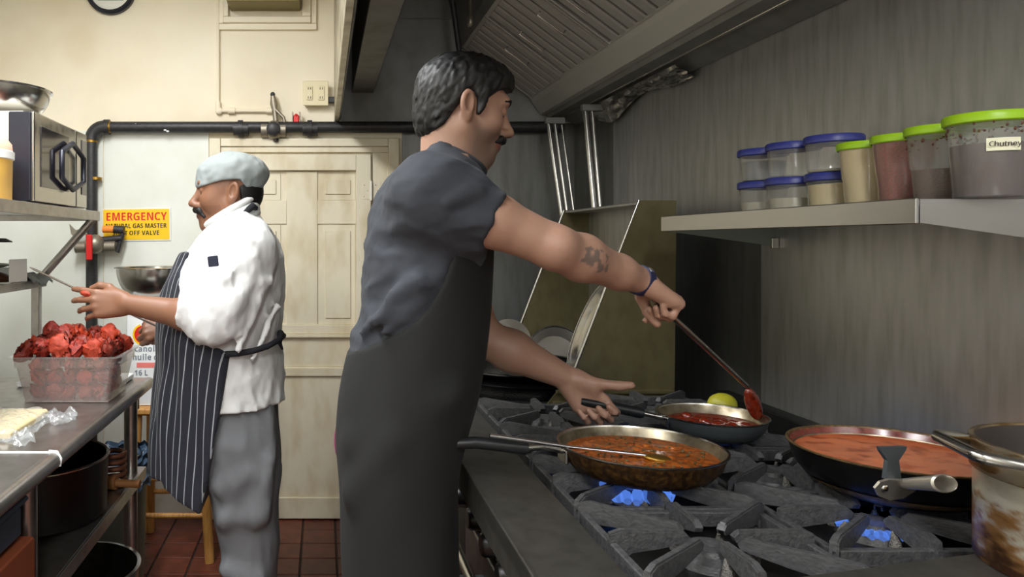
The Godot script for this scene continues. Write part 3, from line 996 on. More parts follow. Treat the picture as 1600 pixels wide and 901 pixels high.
	var ck := thing("wall_clock", "round wall clock with dark navy rim", "clock", cc)
	var cx := Transform3D(Basis(Vector3(1, 0, 0), PI / 2), cc)
	part(ck, "rim", MB.new().lathe([Vector2(0.127, 0.0), Vector2(0.127, 0.025), Vector2(0.118, 0.034), Vector2(0.106, 0.03), Vector2(0.104, 0.012)], cx, 48), M.navy_plastic)
	part(ck, "dial", MB.new().lathe([Vector2(0.106, 0.012), Vector2(0, 0.012)], cx, 48), M.clock_face)
	part(ck, "dial_print", MB.new().box(cc + Vector3(0, -0.045, 0.0135), Vector3(0.13, 0.02, 0.001)), M.clock_green)
	part(ck, "hand", MB.new().box(cc + Vector3(0.0, 0.03, 0.016), Vector3(0.008, 0.07, 0.002)), M.ink)
	part(ck, "hand", MB.new().box(cc + Vector3(0.022, 0.01, 0.018), Vector3(0.06, 0.007, 0.002), 0.0, Basis(Vector3(0, 0, 1), 0.4)), M.ink)
	# emergency sign
	var sc := at(214.5, 351, 3.736)
	var sg := thing("warning_sign", "yellow emergency sign with red and black lettering", "sign", sc)
	var tilt := Basis(Vector3(0, 0, 1), 0.012)
	part(sg, "white_border", MB.new().box(sc + Vector3(0, 0, 0.010), Vector3(0.345, 0.165, 0.003), 0.001, tilt), M.card_white)
	part(sg, "plate", MB.new().box(sc + Vector3(-0.002, 0.001, 0.0115), Vector3(0.335, 0.155, 0.003), 0.001, tilt), M.sign_yellow)
	lettering(sg, "EMERGENCY", sc + Vector3(-0.003, 0.041, 0.0135), 0.056, M.sign_red, tilt, 800, 0.93)
	lettering(sg, "NATURAL GAS MASTER", sc + Vector3(-0.003, -0.006, 0.0135), 0.032, M.ink, tilt, 700, 0.9)
	lettering(sg, "SHUT OFF VALVE", sc + Vector3(-0.003, -0.042, 0.0135), 0.032, M.ink, tilt, 700, 0.95)
	# shut-off valve on the riser
	var rv := at(150, 372, 3.66)
	var vv := thing("shutoff_valve", "shut-off valve with red lever on the vertical gas pipe", "valve", rv)
	part(vv, "body", MB.new().tube([rv + Vector3(-0.1, -0.045, 0), rv + Vector3(0.1, -0.04, 0)], [0.03], 14).ball(rv + Vector3(0, -0.03, 0.02), Vector3(0.05, 0.05, 0.05), 14), M.valve_nickel)
	part(vv, "outlet", MB.new().tube([rv + Vector3(0.02, -0.01, 0.0), rv + Vector3(0.13, 0.0, 0.0)], [0.017], 12).tube([rv + Vector3(0.105, -0.07, 0), rv + Vector3(0.135, 0.03, 0)], [0.012], 8), M.pipe_black)
	part(vv, "orange_sleeve", MB.new().tube([rv + Vector3(0.035, 0.045, 0.0), rv + Vector3(0.09, 0.045, 0.0)], [0.018], 12), M.print_orange)
	part(vv, "sleeve_end", MB.new().tube([rv + Vector3(0.09, 0.045, 0.0), rv + Vector3(0.14, 0.04, 0.0)], [0.02], 12), M.pipe_black)
	var lv := rv + Vector3(-0.012, -0.045, 0.07)
	part(vv, "lever", MB.new().box(lv + Vector3(0, 0, 0), Vector3(0.032, 0.125, 0.012), 0.006), M.red_plastic, "red plastic lever")
	part(vv, "wing", MB.new().prism([Vector2(-0.12, 0.02), Vector2(-0.1, 0.0), Vector2(-0.04, 0.02), Vector2(-0.05, 0.05), Vector2(-0.1, 0.04), Vector2(-0.13, 0.07)], 0.0, 0.01, Transform3D(Basis.IDENTITY, rv)), M.valve_nickel)


func disc(p: Vector3, r: float, wave: float, sd: int, freq := 18.0) -> MB:
	# a liquid surface: a round sheet with small waves, level with p
	var nz := FastNoiseLite.new()
	nz.seed = sd
	nz.frequency = freq
	var fn := func(u, w):
		var a: float = u * TAU
		var rr: float = w * r
		var q := Vector3(p.x + rr * cos(a), p.y, p.z + rr * sin(a))
		q.y += wave * nz.get_noise_2d(q.x, q.z) * (1.0 - pow(w, 6.0))
		return q
	return MB.new().grid(72, 28, fn)


func pan(called: String, label: String, c: Vector3, R: float, base: float, H: float, outer: Material, rimm: Material) -> Node3D:
	var t := thing(called, label, "pan", c)
	var xf := Transform3D(Basis.IDENTITY, c)
	part(t, "shell", MB.new().lathe([Vector2(0, 0), Vector2(base * 0.96, 0), Vector2(base, 0.003), Vector2(lerpf(base, R, 0.35), H * 0.18), Vector2(lerpf(base, R, 0.72), H * 0.5), Vector2(R - 0.003, H - 0.004)], xf, 64, 0.0, TAU, 0.6), outer)
	part(t, "rim", MB.new().lathe([Vector2(R - 0.003, H - 0.004), Vector2(R, H - 0.002), Vector2(R, H), Vector2(R - 0.005, H), Vector2(R - 0.006, H - 0.003)], xf, 64, 0.0, TAU, 0.5), rimm)
	part(t, "inside", MB.new().lathe([Vector2(R - 0.006, H - 0.003), Vector2(lerpf(base, R, 0.7) - 0.006, H * 0.5), Vector2(lerpf(base, R, 0.35) - 0.006, H * 0.2), Vector2(base - 0.008, 0.005), Vector2(0, 0.004)], xf, 64, 0.0, TAU, 0.6), M.pan_inside)
	return t


func range_and_pans() -> void:
	var zn := -1.04
	var zf := -2.315
	var zc := (zn + zf) / 2
	var zl := zn - zf
	var r := thing("gas_range", "heavy black and steel gas range under the exhaust hood", "stove", Vector3(0.75, 0, zc))
	part(r, "body", MB.new().box(Vector3(0.80, 0.49, zc), Vector3(0.80, 0.74, zl), 0.005), M.range_black)
	part(r, "front_panel", MB.new().box(Vector3(0.392, 0.77, zc), Vector3(0.016, 0.16, zl), 0.003), M.range_steel)
	part(r, "ledge", MB.new().box(Vector3(0.37, 0.9025, zc), Vector3(0.14, 0.035, zl), 0.004), M.range_steel)
	part(r, "ledge_edge", MB.new().box(Vector3(0.306, 0.885, zc), Vector3(0.012, 0.07, zl), 0.003), M.range_steel)
	part(r, "drip_tray", MB.new().box(Vector3(0.82, 0.872, zc), Vector3(0.76, 0.02, zl), 0.002), M.drip_black)
	part(r, "back_riser", MB.new().box(Vector3(1.245, 0.895, zc - 0.02), Vector3(0.05, 0.08, zl - 0.06), 0.004), M.range_black)
	for z in [zn - 0.04, zf + 0.04]:
		for x in [0.45, 1.15]:
			part(r, "foot", MB.new().tube([Vector3(x, 0, z), Vector3(x, 0.13, z)], [0.025], 12), M.steel_bright)
	part(r, "oven_door", MB.new().box(Vector3(0.393, 0.41, zc + 0.05), Vector3(0.02, 0.5, 0.72), 0.008), M.range_steel)
	part(r, "oven_handle", MB.new().tube([Vector3(0.34, 0.62, zc - 0.25), Vector3(0.34, 0.62, zc + 0.35)], [0.012], 12), M.steel_bright)
	part(r, "gas_manifold", MB.new().tube([Vector3(0.355, 0.80, zf + 0.03), Vector3(0.355, 0.80, zn - 0.03)], [0.014], 12), M.copper_brown)
	for i in 8:
		var z := zn - 0.1 - i * 0.15
		var kb := part(r, "knob", MB.new().lathe([Vector2(0, 0.04), Vector2(0.022, 0.04), Vector2(0.026, 0.034), Vector2(0.028, 0.0), Vector2(0, 0)], Transform3D(Basis(Vector3(0, 0, 1), PI / 2), Vector3(0.38, 0.745, z)), 20), M.black_plastic)
		part(kb, "knob_stem", MB.new().tube([Vector3(0.39, 0.745, z), Vector3(0.375, 0.80, z)], [0.009], 8), M.valve_nickel)
	# burners
	var cols := [[-1.188, -1.478, -1.768, -2.058], [-1.295, -1.585, -1.875, -2.165]]
	var rows := [0.625, 0.965]
	for ri in 2:
		for z in cols[ri]:
			var bc := Vector3(rows[ri], 0.882, z)
			var b := part(r, "burner", MB.new().lathe([Vector2(0.055, 0), Vector2(0.052, 0.012), Vector2(0.036, 0.02), Vector2(0.034, 0.028), Vector2(0.012, 0.03), Vector2(0, 0.024)], Transform3D(Basis.IDENTITY, bc), 24), M.cast_iron)
			for k in 5:
				var a := k * TAU / 5 + 0.4
				part(b, "crusted_port", MB.new().tube([bc + Vector3(cos(a) * 0.06, 0.0, sin(a) * 0.06), bc + Vector3(cos(a) * 0.062, 0.015, sin(a) * 0.062), bc + Vector3(cos(a) * 0.055, 0.03, sin(a) * 0.055)], [0.011, 0.009, 0.003], 7), M.ash_crust)
	# cast iron grates: a frame and eight wedge fingers each
	var frame := MB.new()
	var hx := 0.165
	var hz := 0.142
	for s in [-1, 1]:
		frame.box(Vector3((hx - 0.007) * s, 0.018, 0), Vector3(0.014, 0.028, hz * 2), 0.003)
		frame.box(Vector3(0, 0.018, (hz - 0.007) * s), Vector3(hx * 2, 0.028, 0.014), 0.003)
		for q in [-1, 1]:
			frame.box(Vector3((hx - 0.012) * s, 0.012, (hz - 0.012) * q), Vector3(0.024, 0.024, 0.024), 0.004)
	var frame_mesh := frame.mesh()
	frame_mesh.surface_set_material(0, M.cast_iron)
	var fmesh := {}
	for kind in ["side", "corner", "cross"]:
		var L: float = {"side": hz - 0.045, "corner": 0.165, "cross": hx - 0.045}[kind]
		var f := MB.new()
		var low := [Vector2(0.012, 0.0), Vector2(0.03, 0.016), Vector2(L * 0.6, 0.022), Vector2(L, 0.032), Vector2(L + 0.004, 0.04)]
		f.prism(low + [Vector2(L - 0.004, 0.0475), Vector2(0.014, 0.0495), Vector2(-0.004, 0.044), Vector2(-0.008, 0.0)], -0.0066, 0.0066)
		f.prism(low + [Vector2(L - 0.006, 0.0505), Vector2(0.013, 0.0525), Vector2(-0.005, 0.046), Vector2(-0.008, 0.0)], -0.0042, 0.0042)
		fmesh[kind] = f.mesh()
		fmesh[kind].surface_set_material(0, M.cast_iron)
	var g0: Node3D = null
	for ri in 2:
		for ci in 4:
			var lab: String = ["front row", "row along the steel wall"][ri]
			var g := thing("stove_grate", "cast iron burner grate, %s, %s" % [lab, ["beside the stockpot", "second from the stockpot", "third from the stockpot", "beside the wok range"][ci]], "grate", Vector3(rows[ri], 0.884, cols[ri][ci]), "cast iron grates on the range")
			inst(g, "frame", frame_mesh, Transform3D.IDENTITY)
			for k in 8:
				var a := k * PI / 4 + PI / 8.0 * 0.0
				var kind: String = "corner" if k % 2 == 1 else ("cross" if k % 4 == 0 else "side")
				var from := Vector3(signf(roundf(cos(a))) * (hx - 0.006), 0, signf(roundf(sin(a))) * (hz - 0.006))
				var dr := -from.normalized()
				inst(g, "finger", fmesh[kind], Transform3D(Basis(dr, Vector3.UP, dr.cross(Vector3.UP)), from))
	# flames under the two pans that stand on lit burners
	for fl in [[Vector3(rows[0], 0.892, cols[0][1]), "blue gas flame under the pan of orange curry", 1.0], [Vector3(rows[1], 0.892, cols[1][0]), "low blue gas flame under the black pan of red sauce", 0.3], [Vector3(rows[1], 0.892, cols[1][2]), "small blue gas flame under the grey pan", 0.6]]:
		var mb := MB.new()
		for k in 20:
			var a := TAU * k / 20
			var d := Vector3(cos(a), 0, sin(a))
			var hgt: float = (0.034 + 0.01 * sin(k * 5.3)) * fl[2]
			d *= 0.55 + 0.45 * fl[2]
			mb.tube([fl[0] + d * 0.05, fl[0] + d * 0.062 + Vector3(0, hgt * 0.35, 0), fl[0] + d * 0.068 + Vector3(0, hgt * 0.75, 0), fl[0] + d * 0.07 + Vector3(0, hgt, 0)], [0.007, 0.0125, 0.009, 0.001], 8, false)
		var o := thing("gas_flame", fl[1], "flame", fl[0])
		part(o, "flame_ring", mb, M.flame_blue)
		var l := OmniLight3D.new()
		l.name = "flame_light"
		l.light_color = Color(0.35, 0.5, 1.0)
		l.light_energy = 0.004 * fl[2]
		l.light_size = 0.05
		l.omni_range = 6.0
		l.omni_attenuation = 2.0
		l.shadow_enabled = true
		l.position = Vector3(0, 0.02, 0)
		o.add_child(l)
	# worktop beside the range, its edge a little askew
	var wt := thing("steel_worktop", "dark steel worktop carrying the stockpot at the end of range", "worktop", Vector3(0.85, 0, -0.8))
	part(wt, "top", MB.new().prism([Vector2(0.46, 0.955), Vector2(1.24, 1.145), Vector2(1.24, 0.55), Vector2(0.46, 0.55)], 0.905, 0.944, Transform3D(Basis(Vector3(1, 0, 0), Vector3(0, 0, -1), Vector3(0, 1, 0)), Vector3.ZERO)), M.range_steel)
	for x in [0.5, 1.2]:
		for z in [-0.94, -0.6]:
			part(wt, "leg", MB.new().tube([Vector3(x, 0, z), Vector3(x, 0.91, z)], [0.02], 12), M.steel_bright)
	var gb := at(757, 905, 1.75)
	var bx := thing("grey_tub", "grey plastic tub on the shelf under the range ledge", "tub", Vector3(0.33, 0.5, -1.62))
	var gy := 0.585
	part(bx, "tub_body", MB.new().box(Vector3(0.358, gy - 0.06, -1.62), Vector3(0.09, 0.12, 0.3), 0.015), M.grey_plastic)
	part(bx, "tub_lid", MB.new().box(Vector3(0.358, gy + 0.005, -1.62), Vector3(0.1, 0.02, 0.31), 0.008), M.grey_plastic)
	part(bx, "hanger", MB.new().box(Vector3(0.395, gy - 0.02, -1.62), Vector3(0.01, 0.06, 0.2), 0.002), M.range_steel)

	# front pan: orange curry
	var p1 := Vector3(0.636, 0.9365, -1.478)
	var t1 := pan("frying_pan", "wide frying pan with brown patina holding orange curry", p1, 0.160, 0.118, 0.056, M.pan_patina, M.steel_bright)
	var br := MB.new()
	br.tube([p1 + Vector3(-0.154, 0.045, 0), p1 + Vector3(-0.195, 0.052, 0.0), p1 + Vector3(-0.23, 0.05, 0.0)], [0.008, 0.007, 0.008], 10)
	br.box(p1 + Vector3(-0.154, 0.036, 0), Vector3(0.008, 0.03, 0.05), 0.003)
	part(t1, "handle_bracket", br, M.steel_bright)
	part(t1, "handle", MB.new().tube([p1 + Vector3(-0.226, 0.05, 0), p1 + Vector3(-0.232, 0.05, 0), p1 + Vector3(-0.27, 0.054, 0), p1 + Vector3(-0.33, 0.06, 0.0), p1 + Vector3(-0.366, 0.058, 0), p1 + Vector3(-0.375, 0.056, 0)], [0.013, 0.015, 0.013, 0.012, 0.011, 0.006], 14), M.handle_black)
	part(t1, "handle_tip", MB.new().ball(p1 + Vector3(-0.378, 0.056, 0.002), Vector3(0.006, 0.009, 0.009), 10), M.chrome)
	var s1 := thing("orange_curry", "orange brown curry simmering in the wide frying pan", "curry", p1)
	part(s1, "sauce", disc(p1 + Vector3(0, 0.036, 0), 0.1445, 0.004, 3), M.curry_orange)
	var herb := MB.new()
	for k in 90:
		var a := rng.randf() * TAU
		var q := Vector3(cos(a), 0, sin(a)) * 0.13 * sqrt(rng.randf()) + p1 + Vector3(0.02, 0.0375, 0)
		if q.distance_to(p1) < 0.138:
			herb.ball(q, Vector3(rng.randf_range(0.002, 0.006), 0.002, rng.randf_range(0.002, 0.004)), 6, Basis(Vector3.UP, rng.randf() * 3))
	var hb := part(s1, "herb_flecks", herb, M.olive_steel)
	hb.set_meta("kind", "stuff")
	var lump := MB.new()
	for k in 9:
		var a := rng.randf() * TAU
		lump.ball(p1 + Vector3(0.05 + cos(a) * 0.045, 0.036, -0.02 + sin(a) * 0.045), Vector3(0.012, 0.005, 0.009), 10, Basis(Vector3.UP, a))
	part(s1, "pieces", lump, M.curry_orange)
	# spoon lying in the front pan
	var e1 := Vector3(0.636, 0.978, -1.452)
	var e0 := Vector3(0.333, 1.012, -1.45)
	var sp := thing("ladle", "thin steel ladle lying across the pan of orange curry", "ladle", e0)
	part(sp, "rod", MB.new().tube([e0 + Vector3(-0.005, 0.006, 0), e0 + Vector3(0.01, 0.004, 0), e0.lerp(e1, 0.5), e1], [0.004, 0.0045, 0.0038, 0.004], 10), M.chrome)
	part(sp, "bowl", MB.new().ball(e1 + Vector3(0.025, -0.006, 0.002), Vector3(0.032, 0.008, 0.02), 16, Basis(Vector3(0, 0, 1), -0.15)), M.brass)

	# small grey pan
	var p2 := Vector3(0.933, 0.9365, -1.768)
	var t2 := pan("frying_pan", "small grey frying pan held by its handle, with dark red curry", p2, 0.123, 0.088, 0.05, M.pan_grey, M.steel_bright)
	var h0 := p2 + Vector3(-0.12, 0.042, 0.006)
	var h1 := Vector3(0.672, 1.006, -1.775)
	var hd := (h1 - h0).normalized()
	part(t2, "handle_bracket", MB.new().tube([h0, h0 + hd * 0.03, h0 + hd * 0.05], [0.007, 0.006, 0.007], 10).box(h0 + Vector3(0.004, -0.008, 0), Vector3(0.008, 0.026, 0.044), 0.003), M.steel_bright)
	part(t2, "handle", MB.new().tube([h0 + hd * 0.046, h0 + hd * 0.052, h0.lerp(h1, 0.6), h1 - hd * 0.004, h1, h1 + Vector3(-0.05, 0.008, -0.004)], [0.011, 0.0135, 0.0125, 0.0125, 0.0125, 0.010], 14), M.handle_black)
	var s2 := thing("dark_curry", "dark red glossy curry in the small grey pan", "curry", p2)
	part(s2, "sauce", disc(p2 + Vector3(0, 0.028, 0), 0.1055, 0.006, 8, 30.0), M.curry_dark)
	var lm := MB.new()
	for k in 16:
		var a := rng.randf() * TAU
		var rr := 0.085 * sqrt(rng.randf())
		lm.ball(p2 + Vector3(cos(a) * rr - 0.015, 0.028, sin(a) * rr), Vector3(rng.randf_range(0.012, 0.022), rng.randf_range(0.007, 0.013), 0.014), 12, Basis(Vector3.UP, a))
	part(s2, "pieces", lm, M.curry_dark)
	var lo := thing("lemon", "yellow lemon half hidden behind the small grey pan", "lemon", Vector3(1.06, 0.9365, -1.955))
	part(lo, "fruit", MB.new().ball(Vector3(1.06, 0.9665, -1.955), Vector3(0.038, 0.031, 0.031), 20), M.lemon)

	# black pan of red sauce
	var p3 := Vector3(1.07, 0.9365, -1.376)
	var t3 := pan("frying_pan", "deep black pan with burnt edge full of smooth red sauce", p3, 0.175, 0.124, 0.078, M.pan_black, M.pan_burnt)
	part(t3, "burnt_ring", MB.new().lathe([Vector2(0.1246, 0.0035), Vector2(0.1429, 0.0145), Vector2(0.1475, 0.0195)], Transform3D(Basis.IDENTITY, p3), 64, 0.6, 3.3), M.pan_burnt)
	part(t3, "sauce_stain", MB.new().lathe([Vector2(0.1682, 0.075), Vector2(0.1632, 0.064)], Transform3D(Basis.IDENTITY, p3), 64), M.curry_dark)
	var k0 := p3 + Vector3(-0.052, 0.056, 0.178)
	var k1 := p3 + Vector3(-0.115, 0.098, 0.29)
	k0 = Vector3(0.936, 1.004, -1.205)
	k1 = Vector3(0.944, 1.032, -1.12)
	var plate := MB.new()
	plate.prism([Vector2(-0.04, 0.004), Vector2(-0.034, 0.016), Vector2(-0.02, 0.02), Vector2(0.04, 0.014), Vector2(0.038, -0.006), Vector2(0.02, -0.02), Vector2(-0.004, -0.022), Vector2(-0.028, -0.012)], -0.002, 0.002, Transform3D(Basis(Vector3(1, 0, -0.15).normalized(), Vector3(0, 0.93, 0.36), Vector3(0.15, -0.36, 0.92).normalized()), Vector3(0.926, 1.0, -1.192)))
	var hp := part(t3, "handle_plate", plate, M.pan_steel)
	part(hp, "rivet", MB.new().ball(Vector3(0.904, 1.003, -1.186), Vector3(0.007, 0.007, 0.004), 12), M.chrome)
	var rim_clip := MB.new()
	rim_clip.prism([Vector2(-0.024, 0.03), Vector2(0.024, 0.03), Vector2(0.022, 0.024), Vector2(0.01, 0.008), Vector2(0.014, -0.022), Vector2(-0.014, -0.022), Vector2(-0.010, 0.008), Vector2(-0.022, 0.024)], -0.004, 0.004, Transform3D(Basis(Vector3(1, 0, -0.1).normalized(), Vector3(0, 1, 0), Vector3(0.1, 0, 1).normalized()), Vector3(0.932, 1.034, -1.207)))
	part(t3, "handle_clip", rim_clip, M.pan_grey)
	var ax := (k1 - k0).normalized()
	var hb2 := Basis(ax.cross(Vector3.UP).normalized(), ax, ax.cross(Vector3.UP).normalized().cross(ax))
	part(t3, "handle_socket", MB.new().lathe([Vector2(0.008, 0.0), Vector2(0.011, 0.03), Vector2(0.014, 0.07), Vector2(0.0165, 0.084), Vector2(0.0145, 0.087), Vector2(0.0125, 0.083), Vector2(0.010, 0.04), Vector2(0, 0.04)], Transform3D(Basis(hb2.x * 1.35, hb2.y, hb2.z * 0.85), k0 + Vector3(0.006, 0, 0)), 24), M.pan_steel)
	var s3 := thing("red_sauce", "smooth orange red sauce filling the deep black pan", "sauce", p3)
	part(s3, "sauce", disc(p3 + Vector3(0, 0.062, 0), 0.1605, 0.003, 11, 10.0), M.curry_red)

	# stockpot
	var p4 := Vector3(1.085, 0.945, -1.0)
	var R := 0.155
	var H := 0.171
	var x4 := Transform3D(Basis.IDENTITY, p4)
	var t4 := thing("stockpot", "tall scorched aluminium stockpot with bar handle beside the black pan", "pot", p4)
	var burn := wrinkles(91, 14.0, 4)
	var pot := MB.new()
	pot.grid(160, 48, func(u, w):
		var a: float = u * TAU
		return p4 + Vector3(cos(a) * (R - 0.002), w * (H - 0.045), sin(a) * (R - 0.002)), Vector3.UP)
	for i in pot.v.size():
		var q := pot.v[i] - p4
		pot.n[i] = Vector3(q.x, 0, q.z).normalized()
		var nz := burn.get_noise_3d(q.x, q.y * 2.2, q.z) * 0.9 + burn.get_noise_3d(q.x * 4, q.y * 9.0, q.z * 4) * 0.35
		var k := smoothstep(-0.25, 0.3, nz + 0.55 - q.y * 7.5)
		var dark := smoothstep(0.1, 0.75, nz + 0.62 - q.y * 13.0)
		pot.c[i] = lin(0.78, 0.75, 0.68).lerp(lin(0.58, 0.42, 0.25), k).lerp(lin(0.26, 0.17, 0.12), dark)
	var pot2 := MB.new()
	pot2.v = pot.v; pot2.n = pot.n; pot2.uv = pot.uv; pot2.c = pot.c
	for i in range(0, pot.idx.size(), 3):
		pot2.tri(pot.idx[i], pot.idx[i + 1], pot.idx[i + 2])
	part(t4, "body", pot2, M.pot_scorched)
	part(t4, "base", MB.new().lathe([Vector2(0, 0), Vector2(R - 0.012, 0), Vector2(R - 0.002, 0.004)], x4, 64, 0.0, TAU, 0.6), M.pot_burnt)
	part(t4, "band", MB.new().lathe([Vector2(R - 0.001, H - 0.045), Vector2(R + 0.002, H - 0.043), Vector2(R + 0.003, H - 0.004), Vector2(R + 0.002, H), Vector2(R - 0.004, H), Vector2(R - 0.005, H - 0.003)], x4, 64, 0.0, TAU, 0.8), M.pot_aluminium)
	part(t4, "inside", MB.new().lathe([Vector2(R - 0.005, H - 0.003), Vector2(R - 0.006, 0.015), Vector2(R - 0.02, 0.006), Vector2(0, 0.006)], x4, 64), M.pot_inside)
	var hof := Vector3(0.033, 0, 0.015)
	var ha := Vector3(0.902, 1.104, -0.975) + hof
	var hb3 := Vector3(0.925, 1.106, -1.10) + hof
	var hdl := part(t4, "handle", MB.new().tube([ha, ha + Vector3(-0.02, 0.002, -0.002), Vector3(0.845, 1.113, -0.988) + hof, Vector3(0.838, 1.115, -1.0) + hof, Vector3(0.853, 1.119, -1.076) + hof, Vector3(0.862, 1.119, -1.086) + hof, hb3 + Vector3(-0.02, 0.006, 0), hb3], [0.008, 0.008, 0.0085, 0.0085, 0.008, 0.008, 0.008, 0.008], 12), M.steel_bright)
	part(hdl, "rivet", MB.new().ball(ha + Vector3(0.0, 0.002, 0.0), Vector3(0.01, 0.012, 0.012), 12), M.steel_bright)


func far_range() -> void:
	var zn := -2.36
	var zf := -3.14
	var zc := (zn + zf) / 2
	var r := thing("wok_range", "steel wok range between tall slanted splash guards past the burners", "stove", Vector3(0.8, 0, zc))
	part(r, "body", MB.new().box(Vector3(0.8, 0.45, zc), Vector3(0.74, 0.78, zn - zf), 0.005), M.range_black)
	part(r, "top_plate", MB.new().box(Vector3(0.8, 0.86, zc), Vector3(0.76, 0.04, zn - zf), 0.004), M.range_black)
	part(r, "front_rail", MB.new().box(Vector3(0.405, 0.87, zc), Vector3(0.04, 0.05, zn - zf), 0.004), M.range_steel)
	for z in [zn - 0.05, zf + 0.05]:
		for x in [0.47, 1.12]:
			part(r, "foot", MB.new().tube([Vector3(x, 0, z), Vector3(x, 0.08, z)], [0.025], 12), M.steel_bright)
	# splash guards: near side, far side, back
	var near_poly := [Vector2(0.70, 0.875), Vector2(1.112, 0.875), Vector2(1.118, 1.53), Vector2(1.0, 1.53), Vector2(0.795, 0.99), Vector2(0.72, 0.90)]
	var zg := -2.33
	var gn := part(r, "splash_guard", MB.new().prism(near_poly, zg - 0.004, zg, Transform3D.IDENTITY), M.olive_steel)
	part(gn, "folded_edge", MB.new().tube([Vector3(1.0, 1.53, zg - 0.002), Vector3(0.795, 0.99, zg - 0.002)], [0.004], 8), M.steel_bright)
	part(gn, "lower_flange", MB.new().box(Vector3(0.92, 0.925, zg + 0.006), Vector3(0.37, 0.012, 0.012), 0.002).box(Vector3(0.92, 0.88, zg + 0.008), Vector3(0.39, 0.03, 0.016), 0.002), M.olive_steel)
	var far_poly := []
	for q in near_poly:
		far_poly.append(q)
	var gf := part(r, "splash_guard", MB.new().prism(far_poly, -3.06, -3.056), M.olive_steel)
	part(gf, "folded_edge", MB.new().tube([Vector3(1.0, 1.53, -3.058), Vector3(0.795, 0.99, -3.058)], [0.005], 8), M.steel_bright)
	part(r, "back_guard", MB.new().box(Vector3(1.105, 1.2, (zg - 3.06) / 2), Vector3(0.006, 0.65, 0.72), 0.001), M.steel_wall)
	part(r, "guard_top", MB.new().box(Vector3(1.055, 1.522, (zg - 3.06) / 2), Vector3(0.1, 0.01, 0.72), 0.002), M.steel_wall)
	# rods behind it
	for q in [[857, 192, 3.45, 880, 352, 3.4], [914, 172, 3.2, 930, 345, 3.15]]:
		var a := at(q[0], q[1], q[2])
		var b := at(q[3], q[4], q[5])
		var t := thing("conduit_pair", "bright steel rods from the hood behind the splash guard, %s" % ["in the corner" if q[0] < 900 else "against the steel wall"], "rods", b)
		part(t, "rod", MB.new().tube([a, b], [0.011], 10), M.steel_bright)
		part(t, "rod", MB.new().tube([a + Vector3(0.03, 0, 0.0), b + Vector3(0.026, 0, 0.0)], [0.009], 10), M.steel_bright)
		if q[0] < 900:
			part(t, "rod", MB.new().tube([a + Vector3(0.062, -0.01, 0.0), b + Vector3(0.055, 0.02, 0.0)], [0.006], 10), M.steel_bright)
		part(t, "bracket", MB.new().box(b + Vector3(0.07, -0.02, 0), Vector3(0.16, 0.03, 0.02), 0.003).box(a + Vector3(0.03, 0.01, 0), Vector3(0.09, 0.03, 0.03), 0.003), M.hood_grey)
	# wok on its ring
	var wc := Vector3(0.70, 0.88, -2.65)
	var rg := thing("wok_ring", "black glossy ring stand under the wok", "ring", wc)
	part(rg, "ring", MB.new().lathe([Vector2(0.262, 0.0), Vector2(0.262, 0.018), Vector2(0.258, 0.03), Vector2(0.262, 0.042), Vector2(0.25, 0.052), Vector2(0.22, 0.052), Vector2(0.22, 0.0)], Transform3D(Basis.IDENTITY, wc), 48), M.wok_black)
	var wk := thing("wok", "large black wok sitting in its ring behind the cook's forearm", "wok", wc + Vector3(0, 0.053, 0))
	var wp := []
	for i in 12:
		var a := PI * 0.42 * i / 11.0
		wp.append(Vector2(0.25 * sin(a) / sin(PI * 0.42), 0.02 - 0.05 + 0.05 * (1.0 - cos(a)) / (1.0 - cos(PI * 0.42))))
	var shell := []
	for q in wp:
		shell.append(q + Vector2(0, 0.002))
	shell.append(Vector2(0.258, 0.024))
	shell.append(Vector2(0.256, 0.027))
	var inner := shell.duplicate()
	part(wk, "bowl", MB.new().lathe(shell, Transform3D(Basis.IDENTITY, wc + Vector3(0, 0.055, 0)), 48), M.wok_black)
	part(wk, "rim", MB.new().lathe([Vector2(0.259, 0.022), Vector2(0.261, 0.027), Vector2(0.256, 0.03), Vector2(0.252, 0.026)], Transform3D(Basis.IDENTITY, wc + Vector3(0, 0.055, 0)), 48), M.steel_bright)
	# lids and pan leaning among the guards
	var lc := at(919, 512, 2.50)
	var nn := Vector3(0.90, -0.36, 0.15).normalized()
	var up := Vector3(0.36, 0.93, 0.0)
	up = (up - nn * up.dot(nn)).normalized()
	var LB := Basis(up, nn, up.cross(nn))
	var ld := thing("wok_cover", "large round steel wok cover leaning on edge against the splash guard", "cover", lc - Vector3(0, 0.15, 0))
	part(ld, "dish", MB.new().lathe([Vector2(0, 0.03), Vector2(0.09, 0.026), Vector2(0.125, 0.016), Vector2(0.135, 0.004), Vector2(0.158, 0.0), Vector2(0.16, -0.004), Vector2(0.156, -0.006), Vector2(0.132, -0.002), Vector2(0.122, 0.01), Vector2(0.09, 0.02), Vector2(0, 0.024)], Transform3D(LB, lc), 48), M.steel_bright)
	var ring := MB.new()
	var rp := []
	for i in 33:
		var a := TAU * i / 32.0
		rp.append(lc + LB * Vector3(cos(a) * 0.16, -0.003, sin(a) * 0.16))
	ring.tube(rp, [0.004], 8, false)
	part(ld, "rolled_rim", ring, M.chrome)
	var pc := at(872, 556, 2.93)
	var PB := Basis(Vector3(1, 0, 0), 1.2)
	var sp := thing("steel_pan", "shallow steel pan leaning in the splash guard behind large lid", "pan", pc - Vector3(0, 0.12, 0))
	part(sp, "dish", MB.new().lathe([Vector2(0, -0.03), Vector2(0.09, -0.03), Vector2(0.115, -0.004), Vector2(0.122, 0.0), Vector2(0.122, 0.003), Vector2(0.113, 0.0), Vector2(0.088, -0.026), Vector2(0, -0.026)], Transform3D(PB, pc), 40), M.pan_steel)
	var rp2 := []
